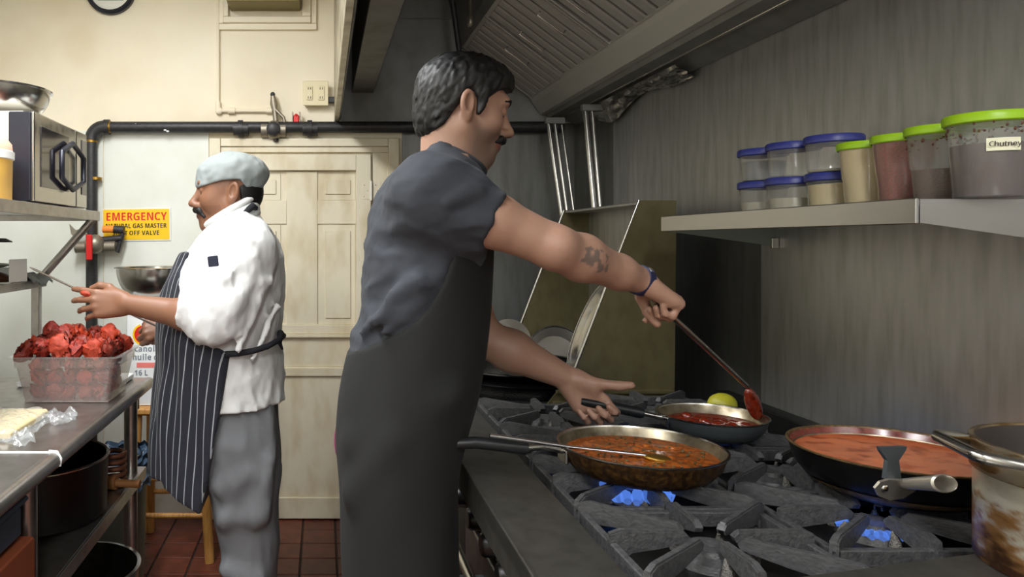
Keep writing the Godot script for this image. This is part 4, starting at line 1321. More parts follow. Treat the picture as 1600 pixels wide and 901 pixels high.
	for i in 33:
		var a := TAU * i / 32.0
		rp2.append(pc + PB * Vector3(cos(a) * 0.121, 0.001, sin(a) * 0.121))
	part(sp, "rolled_rim", MB.new().tube(rp2, [0.0045], 8, false), M.chrome)
	var qc := at(862, 588, 2.72)
	var sb := thing("steel_bowl", "small steel bowl with bright rim tucked beside the wok", "bowl", qc - Vector3(0, 0.06, 0))
	part(sb, "dish", MB.new().lathe([Vector2(0, -0.045), Vector2(0.03, -0.043), Vector2(0.06, -0.02), Vector2(0.07, 0.0), Vector2(0.072, 0.0), Vector2(0.062, -0.024), Vector2(0.03, -0.047), Vector2(0, -0.049)], Transform3D(Basis(Vector3(1, 0, 0), 1.0), qc), 32), M.pan_steel)
	var oc := at(797, 530, 2.95)
	var sl := thing("pot_cover", "small steel cover leaning behind the wok against the far guard", "cover", oc - Vector3(0, 0.07, 0))
	part(sl, "dish", MB.new().lathe([Vector2(0, 0.02), Vector2(0.05, 0.016), Vector2(0.078, 0.0), Vector2(0.084, -0.001), Vector2(0.082, -0.004), Vector2(0.05, 0.012), Vector2(0, 0.016)], Transform3D(Basis(Vector3(1, 0, 0), 1.25), oc), 32), M.pan_steel)
	part(sl, "knob", MB.new().ball(oc + Vector3(0, 0.006, 0.025), Vector3(0.012, 0.012, 0.012), 12), M.pan_steel)


func cup(c: Vector3, label: String, kind: String, food: Material, fill: float, group: String, splash := false) -> Node3D:
	var t := thing("deli_container", label, "container", c, group)
	var xf := Transform3D(Basis.IDENTITY, c)
	if kind == "blue":
		part(t, "cup", MB.new().lathe([Vector2(0, 0), Vector2(0.045, 0), Vector2(0.0485, 0.003), Vector2(0.053, 0.066), Vector2(0.055, 0.068), Vector2(0.054, 0.07)], xf, 36), M.clear_tub)
		part(t, "lid", MB.new().lathe([Vector2(0.0555, 0.064), Vector2(0.0575, 0.066), Vector2(0.0575, 0.078), Vector2(0.055, 0.0815), Vector2(0.051, 0.0815), Vector2(0.049, 0.079), Vector2(0, 0.079)], xf, 36), M.lid_blue)
		if food:
			part(t, "contents", MB.new().lathe([Vector2(0, 0.002), Vector2(0.0435, 0.002), Vector2(0.047 + 0.004 * fill, 0.066 * fill), Vector2(0, 0.066 * fill)], xf, 36), food)
	else:
		xf = Transform3D(Basis.from_scale(Vector3(0.94, 1.01, 0.94)), c)
		part(t, "cup", MB.new().lathe([Vector2(0, 0), Vector2(0.038, 0), Vector2(0.0405, 0.003), Vector2(0.0445, 0.058), Vector2(0.0465, 0.062), Vector2(0.0515, 0.118), Vector2(0.0535, 0.121), Vector2(0.0525, 0.124)], xf, 36, 0.0, TAU, 0.6), M.clear_tub)
		part(t, "lid", MB.new().lathe([Vector2(0.054, 0.117), Vector2(0.056, 0.119), Vector2(0.0565, 0.129), Vector2(0.0545, 0.1325), Vector2(0.0505, 0.1325), Vector2(0.0485, 0.129), Vector2(0, 0.129)], xf, 36), M.lid_green)
		var top := 0.118 * fill
		var prof := [Vector2(0, 0.002), Vector2(0.037, 0.002), Vector2(0.0395, 0.004)]
		for y in [0.02, 0.04, 0.057, 0.062, 0.08, 0.1, 0.118]:
			if y <= top + 0.001:
				prof.append(Vector2(lerpf(0.0395, 0.0505, y / 0.118) - (0.0008 if y < 0.06 else 0.0), y))
		prof.append(Vector2(0, prof[prof.size() - 1].y))
		part(t, "contents", MB.new().lathe(prof, xf, 36, 0.0, TAU, 0.6), food)
		if splash:
			var mb := MB.new()
			for k in 40:
				var a := rng.randf() * TAU
				var y := rng.randf_range(0.096, 0.116)
				mb.ball(c + Vector3(cos(a) * 0.0482, y, sin(a) * 0.0482), Vector3(rng.randf_range(0.001, 0.003), rng.randf_range(0.001, 0.003), rng.randf_range(0.001, 0.003)), 6)
			part(t, "splashes", mb, M.sauce_splash).set_meta("kind", "stuff")
	return t


func wall_shelf() -> void:
	var x0 := 0.95
	var z0 := -2.07
	var z1 := -1.18
	var zc := (z0 + z1) / 2
	var s := thing("wall_shelf", "stainless steel wall shelf over the range, holding plastic containers", "shelf", Vector3(1.11, 1.47, zc))
	part(s, "board", MB.new().box(Vector3(1.113, 1.462, zc), Vector3(0.322, 0.012, z1 - z0 - 0.004), 0.002), M.shelf_steel)
	part(s, "front_lip", MB.new().box(Vector3(x0 + 0.003, 1.449, zc), Vector3(0.007, 0.042, z1 - z0), 0.002), M.shelf_steel)
	for z in [z0 + 0.003, z1 - 0.003]:
		part(s, "end_bracket", MB.new().prism([Vector2(0.957, 1.468), Vector2(1.274, 1.468), Vector2(1.274, 1.385), Vector2(0.957, 1.43)], z - 0.003, z + 0.003), M.bracket_steel if z < -2.0 else M.shelf_steel)
	part(s, "screw_plate", MB.new().box(Vector3(1.262, 1.395, z0 + 0.012), Vector3(0.02, 0.03, 0.012), 0.002), M.steel_bright)
	var grp := "deli containers on the wall shelf"
	var y := 1.4685
	var names := ["nearest the wok range", "between two other blue stacks", "next to the green lids"]
	var zs := [-1.865, -1.745, -1.625]
	var xs := [1.114, 1.112, 1.129]
	for i in 3:
		var foods := [[M.food_pale, 0.45], [M.food_pale, 0.5], [M.food_cream, 0.85]]
		cup(Vector3(xs[i], y, zs[i]), "clear tub with dark blue lid, lower of its stack, " + names[i], "blue", foods[i][0], foods[i][1], grp)
		cup(Vector3(xs[i] + [0.0, 0.002, -0.002][i], y + 0.0822, zs[i]), "clear tub with dark blue lid, upper of its stack, " + names[i], "blue", [M.food_grey, null, M.food_pale][i], [0.75, 0.0, 0.12][i], grp)
	cup(Vector3(1.116, y, -1.51), "tall green lidded container full of cream sauce", "green", M.food_cream, 1.0, grp)
	cup(Vector3(1.108, y, -1.405), "tall green lidded container full of red paste", "green", M.food_red, 1.0, grp)
	cup(Vector3(1.091, y, -1.30), "tall green lidded container half filled with brown sauce", "green", M.food_brown, 0.48, grp, true)
	# the widest one, with a written label
	var c := Vector3(1.075, y, -1.195)
	var t := thing("deli_container", "wide green lidded container of dark plum chutney with a paper label", "container", Vector3(1.072, y, -1.183), grp)
	c = Vector3(1.072, y, -1.183)
	var xf := Transform3D(Basis.from_scale(Vector3(1.02, 1.02, 1.02)), c)
	part(t, "cup", MB.new().lathe([Vector2(0, 0), Vector2(0.043, 0), Vector2(0.046, 0.003), Vector2(0.052, 0.1), Vector2(0.055, 0.12), Vector2(0.057, 0.122)], xf, 40, 0.0, TAU, 0.6), M.clear_tub)
	part(t, "lid", MB.new().lathe([Vector2(0.0565, 0.116), Vector2(0.0595, 0.118), Vector2(0.06, 0.128), Vector2(0.0575, 0.132), Vector2(0.0535, 0.132), Vector2(0.0515, 0.128), Vector2(0, 0.128)], xf, 40), M.lid_green)
	part(t, "contents", MB.new().lathe([Vector2(0, 0.002), Vector2(0.042, 0.002), Vector2(0.0445, 0.004), Vector2(0.0495, 0.084), Vector2(0, 0.084)], xf, 40), M.food_plum)
	var sp := MB.new()
	for k in 46:
		var a := rng.randf() * TAU
		sp.ball(c + Vector3(cos(a) * 0.054, rng.randf_range(0.1, 0.118), sin(a) * 0.054), Vector3(0.002, rng.randf_range(0.001, 0.004), 0.002), 6)
	part(t, "splashes", sp, M.sauce_splash).set_meta("kind", "stuff")
	var la := 2.0
	var ln := Vector3(cos(la), 0.06, sin(la)).normalized()
	var lb := Basis(Vector3.UP.cross(ln).normalized(), Vector3.UP, ln)
	var lp := c + Vector3(cos(la), 0, sin(la)) * 0.0565 + Vector3(0, 0.082, 0)
	var lab := MB.new()
	var curve := func(u, w):
		var a: float = la + (0.5 - u) * 0.78
		return c + Vector3(cos(a) * 0.0545, 0.072 + w * 0.02, sin(a) * 0.0545)
	lab.grid(10, 2, curve, ln)
	var lo := part(t, "paper_label", lab, M.paper_cream)
	lettering(t, "Chutney", lp + ln * 0.0005 - Vector3(cos(la), 0, sin(la)) * 0.0005, 0.0105, M.ink, lb, 400, 1.0, "handwriting")


func prep_side() -> void:
	var xe := -0.63
	var z0 := -2.71
	var z1 := -0.7
	var zc := (z0 + z1) / 2
	var c := thing("prep_counter", "long steel prep counter with rolled edge and shelf below", "counter", Vector3(-1.05, 0, zc))
	part(c, "top", MB.new().box(Vector3(-1.08, 0.885, zc), Vector3(0.88, 0.03, z1 - z0), 0.003), M.steel_counter)
	part(c, "rolled_edge", MB.new().tube([Vector3(xe - 0.012, 0.88, z0), Vector3(xe - 0.012, 0.88, z1)], [0.021], 20), M.steel_counter)
	part(c, "seam", MB.new().box(Vector3(-1.08, 0.9, -1.745), Vector3(0.87, 0.003, 0.012), 0.001).tube([Vector3(xe + 0.004, 0.868, -1.745), Vector3(xe + 0.007, 0.885, -1.745), Vector3(xe - 0.002, 0.9, -1.745), Vector3(xe - 0.02, 0.9015, -1.745)], [0.005], 8), M.card_white)
	part(c, "lower_shelf", MB.new().box(Vector3(-1.07, 0.572, zc), Vector3(0.84, 0.02, z1 - z0 - 0.06), 0.003), M.steel_counter)
	part(c, "shelf_lip", MB.new().box(Vector3(-0.648, 0.562, zc), Vector3(0.008, 0.04, z1 - z0 - 0.06), 0.002), M.steel_counter)
	for z in [-2.62, -1.7, -0.8]:
		for x in [-0.685, -1.44]:
			part(c, "leg", MB.new().tube([Vector3(x, 0, z), Vector3(x, 0.875, z)], [0.024], 16), M.steel_counter)
	part(c, "end_apron", MB.new().box(Vector3(-1.07, 0.83, z0 + 0.03), Vector3(0.8, 0.08, 0.01), 0.002), M.steel_counter)
	# double over-shelf
	var o := thing("over_shelf", "two tier steel over-shelf with slanted braces, standing on prep counter", "shelf", Vector3(-1.1, 0.9, -2.2))
	part(o, "upper_board", MB.new().box(Vector3(-1.12, 1.506, -2.0), Vector3(0.52, 0.014, 1.66), 0.002), M.steel_counter)
	part(o, "upper_lip", MB.new().box(Vector3(-0.862, 1.497, -2.0), Vector3(0.008, 0.036, 1.66), 0.002).box(Vector3(-1.12, 1.497, -2.826), Vector3(0.52, 0.036, 0.008), 0.002), M.steel_counter)
	part(o, "lower_board", MB.new().box(Vector3(-1.23, 1.252, -2.03), Vector3(0.36, 0.012, 1.52), 0.002), M.steel_counter)
	part(o, "lower_lip", MB.new().box(Vector3(-1.052, 1.245, -2.03), Vector3(0.008, 0.03, 1.52), 0.002).box(Vector3(-1.23, 1.245, -2.786), Vector3(0.36, 0.03, 0.008), 0.002), M.steel_counter)
	for z in [-2.76, -1.35]:
		part(o, "post", MB.new().box(Vector3(-1.075, 1.073, z), Vector3(0.03, 0.345, 0.03), 0.003), M.steel_counter)
		part(o, "rear_post", MB.new().box(Vector3(-1.36, 1.2, z), Vector3(0.03, 0.6, 0.03), 0.003), M.steel_counter)
		part(o, "brace", MB.new().tube([Vector3(-0.872, 1.485, z - 0.03), Vector3(-1.075, 1.255, z - 0.03)], [0.015], 4), M.steel_counter)
	# microwave
	var mw := thing("microwave", "steel microwave oven with hexagonal black door handle on shelf", "microwave", Vector3(-1.1, 1.514, -2.5))
	var mz0 := -2.76
	var mz1 := -2.25
	var my0 := 1.522
	var my1 := 1.80
	var mc := Vector3(-1.1, (my0 + my1) / 2, (mz0 + mz1) / 2)
	part(mw, "case", MB.new().box(mc, Vector3(0.37, my1 - my0, mz1 - mz0), 0.006), M.white_paint)
	part(mw, "corner_strip", MB.new().box(Vector3(-0.928, mc.y, mz1 - 0.02), Vector3(0.07, my1 - my0 - 0.004, 0.046), 0.004), M.navy_plastic)
	part(mw, "door_frame", MB.new().box(Vector3(-0.90, mc.y, -2.445), Vector3(0.03, my1 - my0, 0.38), 0.005), M.steel_bright)
	part(mw, "door_window", MB.new().box(Vector3(-0.884, mc.y + 0.005, -2.43), Vector3(0.004, 0.19, 0.25), 0.001), M.glass_dark)
	part(mw, "control_panel", MB.new().box(Vector3(-0.90, mc.y, -2.699), Vector3(0.03, my1 - my0, 0.118), 0.005), M.steel_bright)
	part(mw, "key_field", MB.new().box(Vector3(-0.884, mc.y + 0.01, -2.72), Vector3(0.004, 0.2, 0.055), 0.001), M.glass_dark)
	var hx := []
	for q in [[-2.545, 1.738], [-2.44, 1.697], [-2.44, 1.612], [-2.545, 1.578], [-2.66, 1.612], [-2.66, 1.70], [-2.545, 1.738], [-2.44, 1.697]]:
		hx.append(Vector3(-0.866, q[1], q[0]))
	part(mw, "handle", MB.new().tube(hx, [0.0095], 8), M.navy_plastic)
	for f in [[-1.24, -2.3], [-1.24, -2.7], [-0.95, -2.3], [-0.95, -2.7]]:
		part(mw, "foot", MB.new().box(Vector3(f[0], 1.5185, f[1]), Vector3(0.03, 0.011, 0.03), 0.002), M.black_plastic)
	bowl("mixing_bowl", "shallow steel mixing bowl sitting on top of the microwave", Vector3(-1.065, 1.801, -2.38), 0.18, 0.085, 0.09)
	# tub at the shelf end
	var yc := Vector3(-0.985, 1.514, -2.1)
	var yt := thing("plastic_tub", "yellow plastic tub with white band and peach lid beside the microwave", "tub", yc)
	part(yt, "body", MB.new().lathe([Vector2(0, 0), Vector2(0.085, 0), Vector2(0.09, 0.006), Vector2(0.092, 0.12)], Transform3D(Basis.IDENTITY, yc), 36), M.yellow_tub)
	part(yt, "band", MB.new().lathe([Vector2(0.092, 0.12), Vector2(0.097, 0.122), Vector2(0.097, 0.142), Vector2(0.092, 0.145)], Transform3D(Basis.IDENTITY, yc), 36), M.card_white)
	part(yt, "lid", MB.new().lathe([Vector2(0.092, 0.145), Vector2(0.09, 0.165), Vector2(0.07, 0.19), Vector2(0, 0.195)], Transform3D(Basis.IDENTITY, yc), 36), M.peach_tub)
	# lower tier
	var bc := at(14, 421, 2.45)
	var tb := thing("takeout_box", "open white takeout box with brown food on the lower tier", "box", Vector3(-1.14, 1.259, -2.45))
	part(tb, "box_side", MB.new().box(Vector3(-1.13, 1.285, -2.56), Vector3(0.2, 0.05, 0.004), 0.001).box(Vector3(-1.032, 1.3, -2.49), Vector3(0.004, 0.08, 0.14), 0.001).box(Vector3(-1.13, 1.262, -2.49), Vector3(0.2, 0.005, 0.14), 0.001), M.card_white)
	part(tb, "food", MB.new().ball(Vector3(-1.11, 1.275, -2.47), Vector3(0.06, 0.024, 0.05), 14), M.food_brown)
	var fd := thing("foil_plate", "grey foil plate resting in the takeout box", "plate", Vector3(-1.12, 1.32, -2.45))
	part(fd, "dish", MB.new().lathe([Vector2(0, 0), Vector2(0.05, 0.002), Vector2(0.085, 0.012), Vector2(0.088, 0.014), Vector2(0.05, 0.006), Vector2(0, 0.004)], Transform3D(Basis(Vector3(0, 0, 1), -0.05), Vector3(-1.13, 1.312, -2.46)), 28), M.bracket_steel)
	var lid2 := at(-8, 374, 2.4)
	var nzz := FastNoiseLite.new()
	nzz.seed = 3
	nzz.frequency = 12.0
	var cloth_fn := func(u, w):
		var x := lerpf(-1.11, -1.02, u)
		var z := lerpf(-2.78, -2.6, w)
		return Vector3(x, 1.272 + 0.012 * nzz.get_noise_2d(x * 3, z * 3) - 0.9 * maxf(0.0, x + 1.045) + 0.01 * sin(w * 9.0), z)
	var ct := MB.new().grid(20, 20, cloth_fn)
	var cloth_low := func(u, w): return cloth_fn.call(u, w) - Vector3(0, 0.004, 0)
	ct.grid(20, 20, cloth_low, Vector3.DOWN)
	solo("dish_cloth", "crumpled grey cloth hanging over the corner of lower tier", "cloth", ct, M.cap_grey, Vector3(-1.06, 1.262, -2.69))
	var dk := thing("dark_pot_lid", "dark pot lid hooked under the upper shelf", "pan", Vector3(-1.06, 1.36, -2.3))  # this dish is a dark pot lid
	part(dk, "dish", MB.new().lathe([Vector2(0, 0.012), Vector2(0.08, 0.01), Vector2(0.1, 0.0), Vector2(0.1, -0.003), Vector2(0.08, 0.006), Vector2(0, 0.008)], Transform3D(Basis.IDENTITY, Vector3(-1.10, 1.4, -2.35)), 32), M.pot_dark)
	part(dk, "hanging_rod", MB.new().tube([Vector3(-1.10, 1.41, -2.35), Vector3(-1.10, 1.5, -2.35)], [0.005], 8), M.pot_dark)
	chicken_tub()
	# parcel under film near the counter front
	var pc := Vector3(-0.93, 0.9005, -1.97)
	var pl := thing("dough_tray", "low tray of pale dough wrapped in cling film on the counter", "tray", pc)
	part(pl, "tray", MB.new().box(pc + Vector3(0, 0.012, 0), Vector3(0.3, 0.024, 0.26), 0.008), M.food_cream)
	var fz := FastNoiseLite.new()
	fz.seed = 9
	fz.frequency = 14.0
	fz.fractal_octaves = 4
	var film := func(u, w):
		var x := lerpf(-1.1, -0.715 + 0.03 * sin(w * 7.0), u)
		var z := lerpf(-2.12, -1.78, w)
		var e := absf(fz.get_noise_2d(x * 0.9, z * 0.9))
		var inside := clampf((0.155 - absf(x - pc.x)) * 40.0, 0.0, 1.0) * clampf((0.135 - absf(z - pc.z)) * 40.0, 0.0, 1.0)
		return Vector3(x, 0.904 + inside * 0.024 + 0.035 * e * (0.4 + 0.8 * (1.0 - inside)), z)
	part(pl, "film", MB.new().grid(80, 70, film), M.cling_film, "clear crinkled cling film")
	var cb := thing("cutting_board", "white plastic cutting board lying on the counter behind the tub", "board", Vector3(-0.87, 0.9, -2.6))
	part(cb, "board", MB.new().box(Vector3(-0.87, 0.911, -2.60), Vector3(0.36, 0.02, 0.17), 0.005), M.card_white)
	# under the counter
	var dp := Vector3(-0.86, 0.5825, -2.2)
	var pt := thing("braising_pot", "wide dark braising pot on the shelf under the counter", "pot", dp)
	part(pt, "body", MB.new().lathe([Vector2(0, 0), Vector2(0.195, 0), Vector2(0.205, 0.01), Vector2(0.21, 0.17), Vector2(0.213, 0.175), Vector2(0.206, 0.175), Vector2(0.2, 0.014), Vector2(0, 0.012)], Transform3D(Basis.IDENTITY, dp), 48), M.pot_dark)
	part(pt, "rim", MB.new().lathe([Vector2(0.213, 0.172), Vector2(0.215, 0.176), Vector2(0.209, 0.179), Vector2(0.204, 0.175)], Transform3D(Basis.IDENTITY, dp), 48), M.steel_bright)
	part(pt, "inner_pot", MB.new().lathe([Vector2(0.15, 0.02), Vector2(0.155, 0.2), Vector2(0.158, 0.203), Vector2(0.152, 0.203), Vector2(0.147, 0.02)], Transform3D(Basis.IDENTITY, dp + Vector3(-0.03, 0, 0.02)), 40), M.pot_dark)
	var bk := thing("stacked_rings", "stack of small brass coloured pastry rings on the lower shelf", "rings", Vector3(-0.715, 0.5825, -2.5))
	for k in 5:
		var rr := []
		for i in 17:
			var a := TAU * i / 16.0
			rr.append(Vector3(-0.715 + 0.04 * cos(a), 0.592 + k * 0.022, -2.5 + 0.04 * sin(a)))
		part(bk, "ring", MB.new().tube(rr, [0.009], 8, false), M.copper_brown)
	var rp := thing("rolling_pin", "wooden rolling pin sticking out over the lower shelf edge", "rolling pin", Vector3(-0.66, 0.60, -2.42))
	part(rp, "barrel", MB.new().tube([Vector3(-0.80, 0.606, -2.44), Vector3(-0.68, 0.606, -2.42)], [0.022], 14), M.wood_brown)
	part(rp, "grip", MB.new().tube([Vector3(-0.68, 0.606, -2.42), Vector3(-0.60, 0.606, -2.41)], [0.013], 12), M.wood_brown)
	var fp := Vector3(-0.78, 0.0, -2.33)
	var fs := thing("floor_pot", "tall steel pot standing on the floor under the counter", "pot", fp)
	part(fs, "body", MB.new().lathe([Vector2(0, 0), Vector2(0.18, 0), Vector2(0.188, 0.01), Vector2(0.19, 0.36), Vector2(0.197, 0.365), Vector2(0.198, 0.372), Vector2(0.186, 0.372), Vector2(0.184, 0.02), Vector2(0, 0.015)], Transform3D(Basis.IDENTITY, fp), 56), M.steel_bright)
	part(fs, "handle", MB.new().tube([fp + Vector3(0.19, 0.30, 0.02), fp + Vector3(0.235, 0.305, 0.02), fp + Vector3(0.235, 0.305, -0.05), fp + Vector3(0.19, 0.30, -0.05)], [0.009], 10), M.black_plastic)
	var bb := thing("blue_bin", "low dark blue plastic bin on cardboard box under the counter", "bin", Vector3(-0.80, 0.743, -1.5))
	part(bb, "bin_body", MB.new().box(Vector3(-0.80, 0.785, -1.5), Vector3(0.27, 0.08, 0.26), 0.012), M.blue_bin)
	part(bb, "bin_rim", MB.new().box(Vector3(-0.80, 0.83, -1.5), Vector3(0.29, 0.015, 0.28), 0.005), M.blue_bin)
	var oc := thing("cardboard_box", "reddish brown cardboard box on the shelf under the counter", "box", Vector3(-0.79, 0.5825, -1.5))
	part(oc, "carton", MB.new().box(Vector3(-0.795, 0.6625, -1.5), Vector3(0.3, 0.159, 0.3), 0.006), M.orange_card)
	# bin with a bag by the stool
	var tc := Vector3(-0.83, 0.0, -2.98)
	var tb2 := thing("waste_bin", "steel waste bin with a dark blue plastic bag liner", "bin", tc)
	part(tb2, "body", MB.new().lathe([Vector2(0, 0), Vector2(0.1, 0), Vector2(0.115, 0.5), Vector2(0.12, 0.505), Vector2(0.11, 0.5), Vector2(0.096, 0.01), Vector2(0, 0.01)], Transform3D(Basis.IDENTITY, tc), 32), M.bracket_steel)
	var bz := FastNoiseLite.new()
	bz.frequency = 9.0
	var bag := func(u, w):
		var a: float = u * TAU
		var rad: float = 0.118 + 0.018 * bz.get_noise_2d(cos(a) * 1.2 + w, sin(a) * 1.2) + (0.01 if w > 0.5 else 0.004)
		return tc + Vector3(cos(a) * rad, 0.56 - 0.14 * w + 0.03 * bz.get_noise_2d(cos(a) * 2.0, sin(a) * 2.0), sin(a) * rad)
	part(tb2, "bag_liner", MB.new().grid(48, 10, bag, Vector3(0, 1, 0.01)), M.blue_film)
	# stool with the oil carton and a big bowl
	var sc := Vector3(-0.68, 0.0, -3.38)
	var st := thing("wooden_stool", "oak bar stool with square seat and turned rungs by wall", "stool", sc)
	part(st, "seat", MB.new().box(Vector3(sc.x, 0.655, sc.z), Vector3(0.34, 0.035, 0.34), 0.012), M.oak)
	var feet := []
	for sx in [-1, 1]:
		for sz in [-1, 1]:
			var a := Vector3(sc.x + 0.14 * sx, 0.64, sc.z + 0.13 * sz)
			var b := Vector3(sc.x + (0.155 if sx < 0 else 0.185) * sx, 0.0, sc.z + 0.17 * sz)
			feet.append([a, b])
			part(st, "leg", MB.new().tube([a, b], [0.022], 8), M.oak)
	for pr in [[0, 1, 0.3], [2, 3, 0.3], [0, 2, 0.2], [1, 3, 0.2], [1, 3, 0.36], [0, 2, 0.36]]:
		var k: float = 1.0 - pr[2] / 0.64
		part(st, "rung", MB.new().tube([feet[pr[0]][0].lerp(feet[pr[0]][1], k), feet[pr[1]][0].lerp(feet[pr[1]][1], k)], [0.012], 10), M.oak)
	var kc := Vector3(-0.735, 0.6735, -3.38)
	var cx := thing("oil_carton", "white carton of canola oil with red logo standing on stool", "carton", kc)
	part(cx, "carton", MB.new().box(kc + Vector3(0, 0.235, 0), Vector3(0.27, 0.47, 0.25), 0.004), M.card_white)
	var fz2 := kc.z + 0.1255
	part(cx, "logo", MB.new().lathe([Vector2(0, 0), Vector2(0.04, 0), Vector2(0.04, 0.001), Vector2(0, 0.001)], Transform3D(Basis(Vector3(1, 0, 0), PI / 2), Vector3(kc.x - 0.06, kc.y + 0.315, fz2)), 28), M.sign_red)
	part(cx, "logo_flower", MB.new().lathe([Vector2(0, 0), Vector2(0.018, 0), Vector2(0.018, 0.001), Vector2(0, 0.001)], Transform3D(Basis(Vector3(1, 0, 0), PI / 2), Vector3(kc.x - 0.055, kc.y + 0.31, fz2 + 0.001)), 20), M.card_white)
	part(cx, "logo_edge", MB.new().lathe([Vector2(0.04, 0), Vector2(0.048, 0), Vector2(0.048, 0.0008), Vector2(0.04, 0.0008)], Transform3D(Basis(Vector3(1, 0, 0), PI / 2), Vector3(kc.x - 0.06, kc.y + 0.315, fz2)), 28, PI * 0.6, PI * 1.4), M.sign_yellow)
	lettering(cx, "canola", Vector3(kc.x - 0.045, kc.y + 0.252, fz2 + 0.0006), 0.035, M.ink_grey, Basis.IDENTITY, 600)
	lettering(cx, "huile de", Vector3(kc.x - 0.042, kc.y + 0.215, fz2 + 0.0006), 0.035, M.ink_grey, Basis.IDENTITY, 600)
	part(cx, "red_bar", MB.new().box(Vector3(kc.x - 0.02, kc.y + 0.18, fz2), Vector3(0.14, 0.022, 0.001)), M.print_pink)
	lettering(cx, "16 L", Vector3(kc.x - 0.07, kc.y + 0.146, fz2 + 0.0006), 0.032, M.ink_grey, Basis.IDENTITY, 600)
	lettering(cx, "35.2 lb", Vector3(kc.x - 0.06, kc.y + 0.115, fz2 + 0.0006), 0.026, M.ink_grey, Basis.IDENTITY, 600)
	part(cx, "print_panel", MB.new().box(Vector3(kc.x - 0.04, kc.y + 0.05, fz2), Vector3(0.1, 0.08, 0.001)), mat("print_pale", Color(0.82, 0.84, 0.85), 0.7))
	bowl("steel_mixing_bowl", "large deep steel mixing bowl on top of the oil carton", Vector3(-0.765, 1.1445, -3.37), 0.185, 0.135, 0.08)


func bowl(called: String, label: String, c: Vector3, R: float, H: float, base: float) -> void:
	var t := thing(called, label, "bowl", c)
	var outer := [Vector2(0, 0), Vector2(base, 0)]
	var inner := []
	for i in 9:
		var a := PI / 2 * (i + 1) / 9.0
		outer.append(Vector2(base + (R - 0.008 - base) * sin(a), H * (1.0 - cos(a))))
		inner.append(Vector2(base + (R - 0.011 - base) * sin(a), H * (1.0 - cos(a)) + 0.002))
	inner.reverse()
	part(t, "wall", MB.new().lathe(outer, Transform3D(Basis.IDENTITY, c), 56, 0.0, TAU, 0.6), M.steel_bright)
	part(t, "rolled_rim", MB.new().lathe([Vector2(R - 0.008, H), Vector2(R, H - 0.002), Vector2(R + 0.001, H + 0.002), Vector2(R - 0.006, H + 0.004), Vector2(R - 0.011, H + 0.002)], Transform3D(Basis.IDENTITY, c), 56, 0.0, TAU, 0.3), M.chrome)
	inner.append(Vector2(0, 0.003))
	part(t, "inside", MB.new().lathe(inner, Transform3D(Basis.IDENTITY, c), 56, 0.0, TAU, 0.6), M.steel_bright)


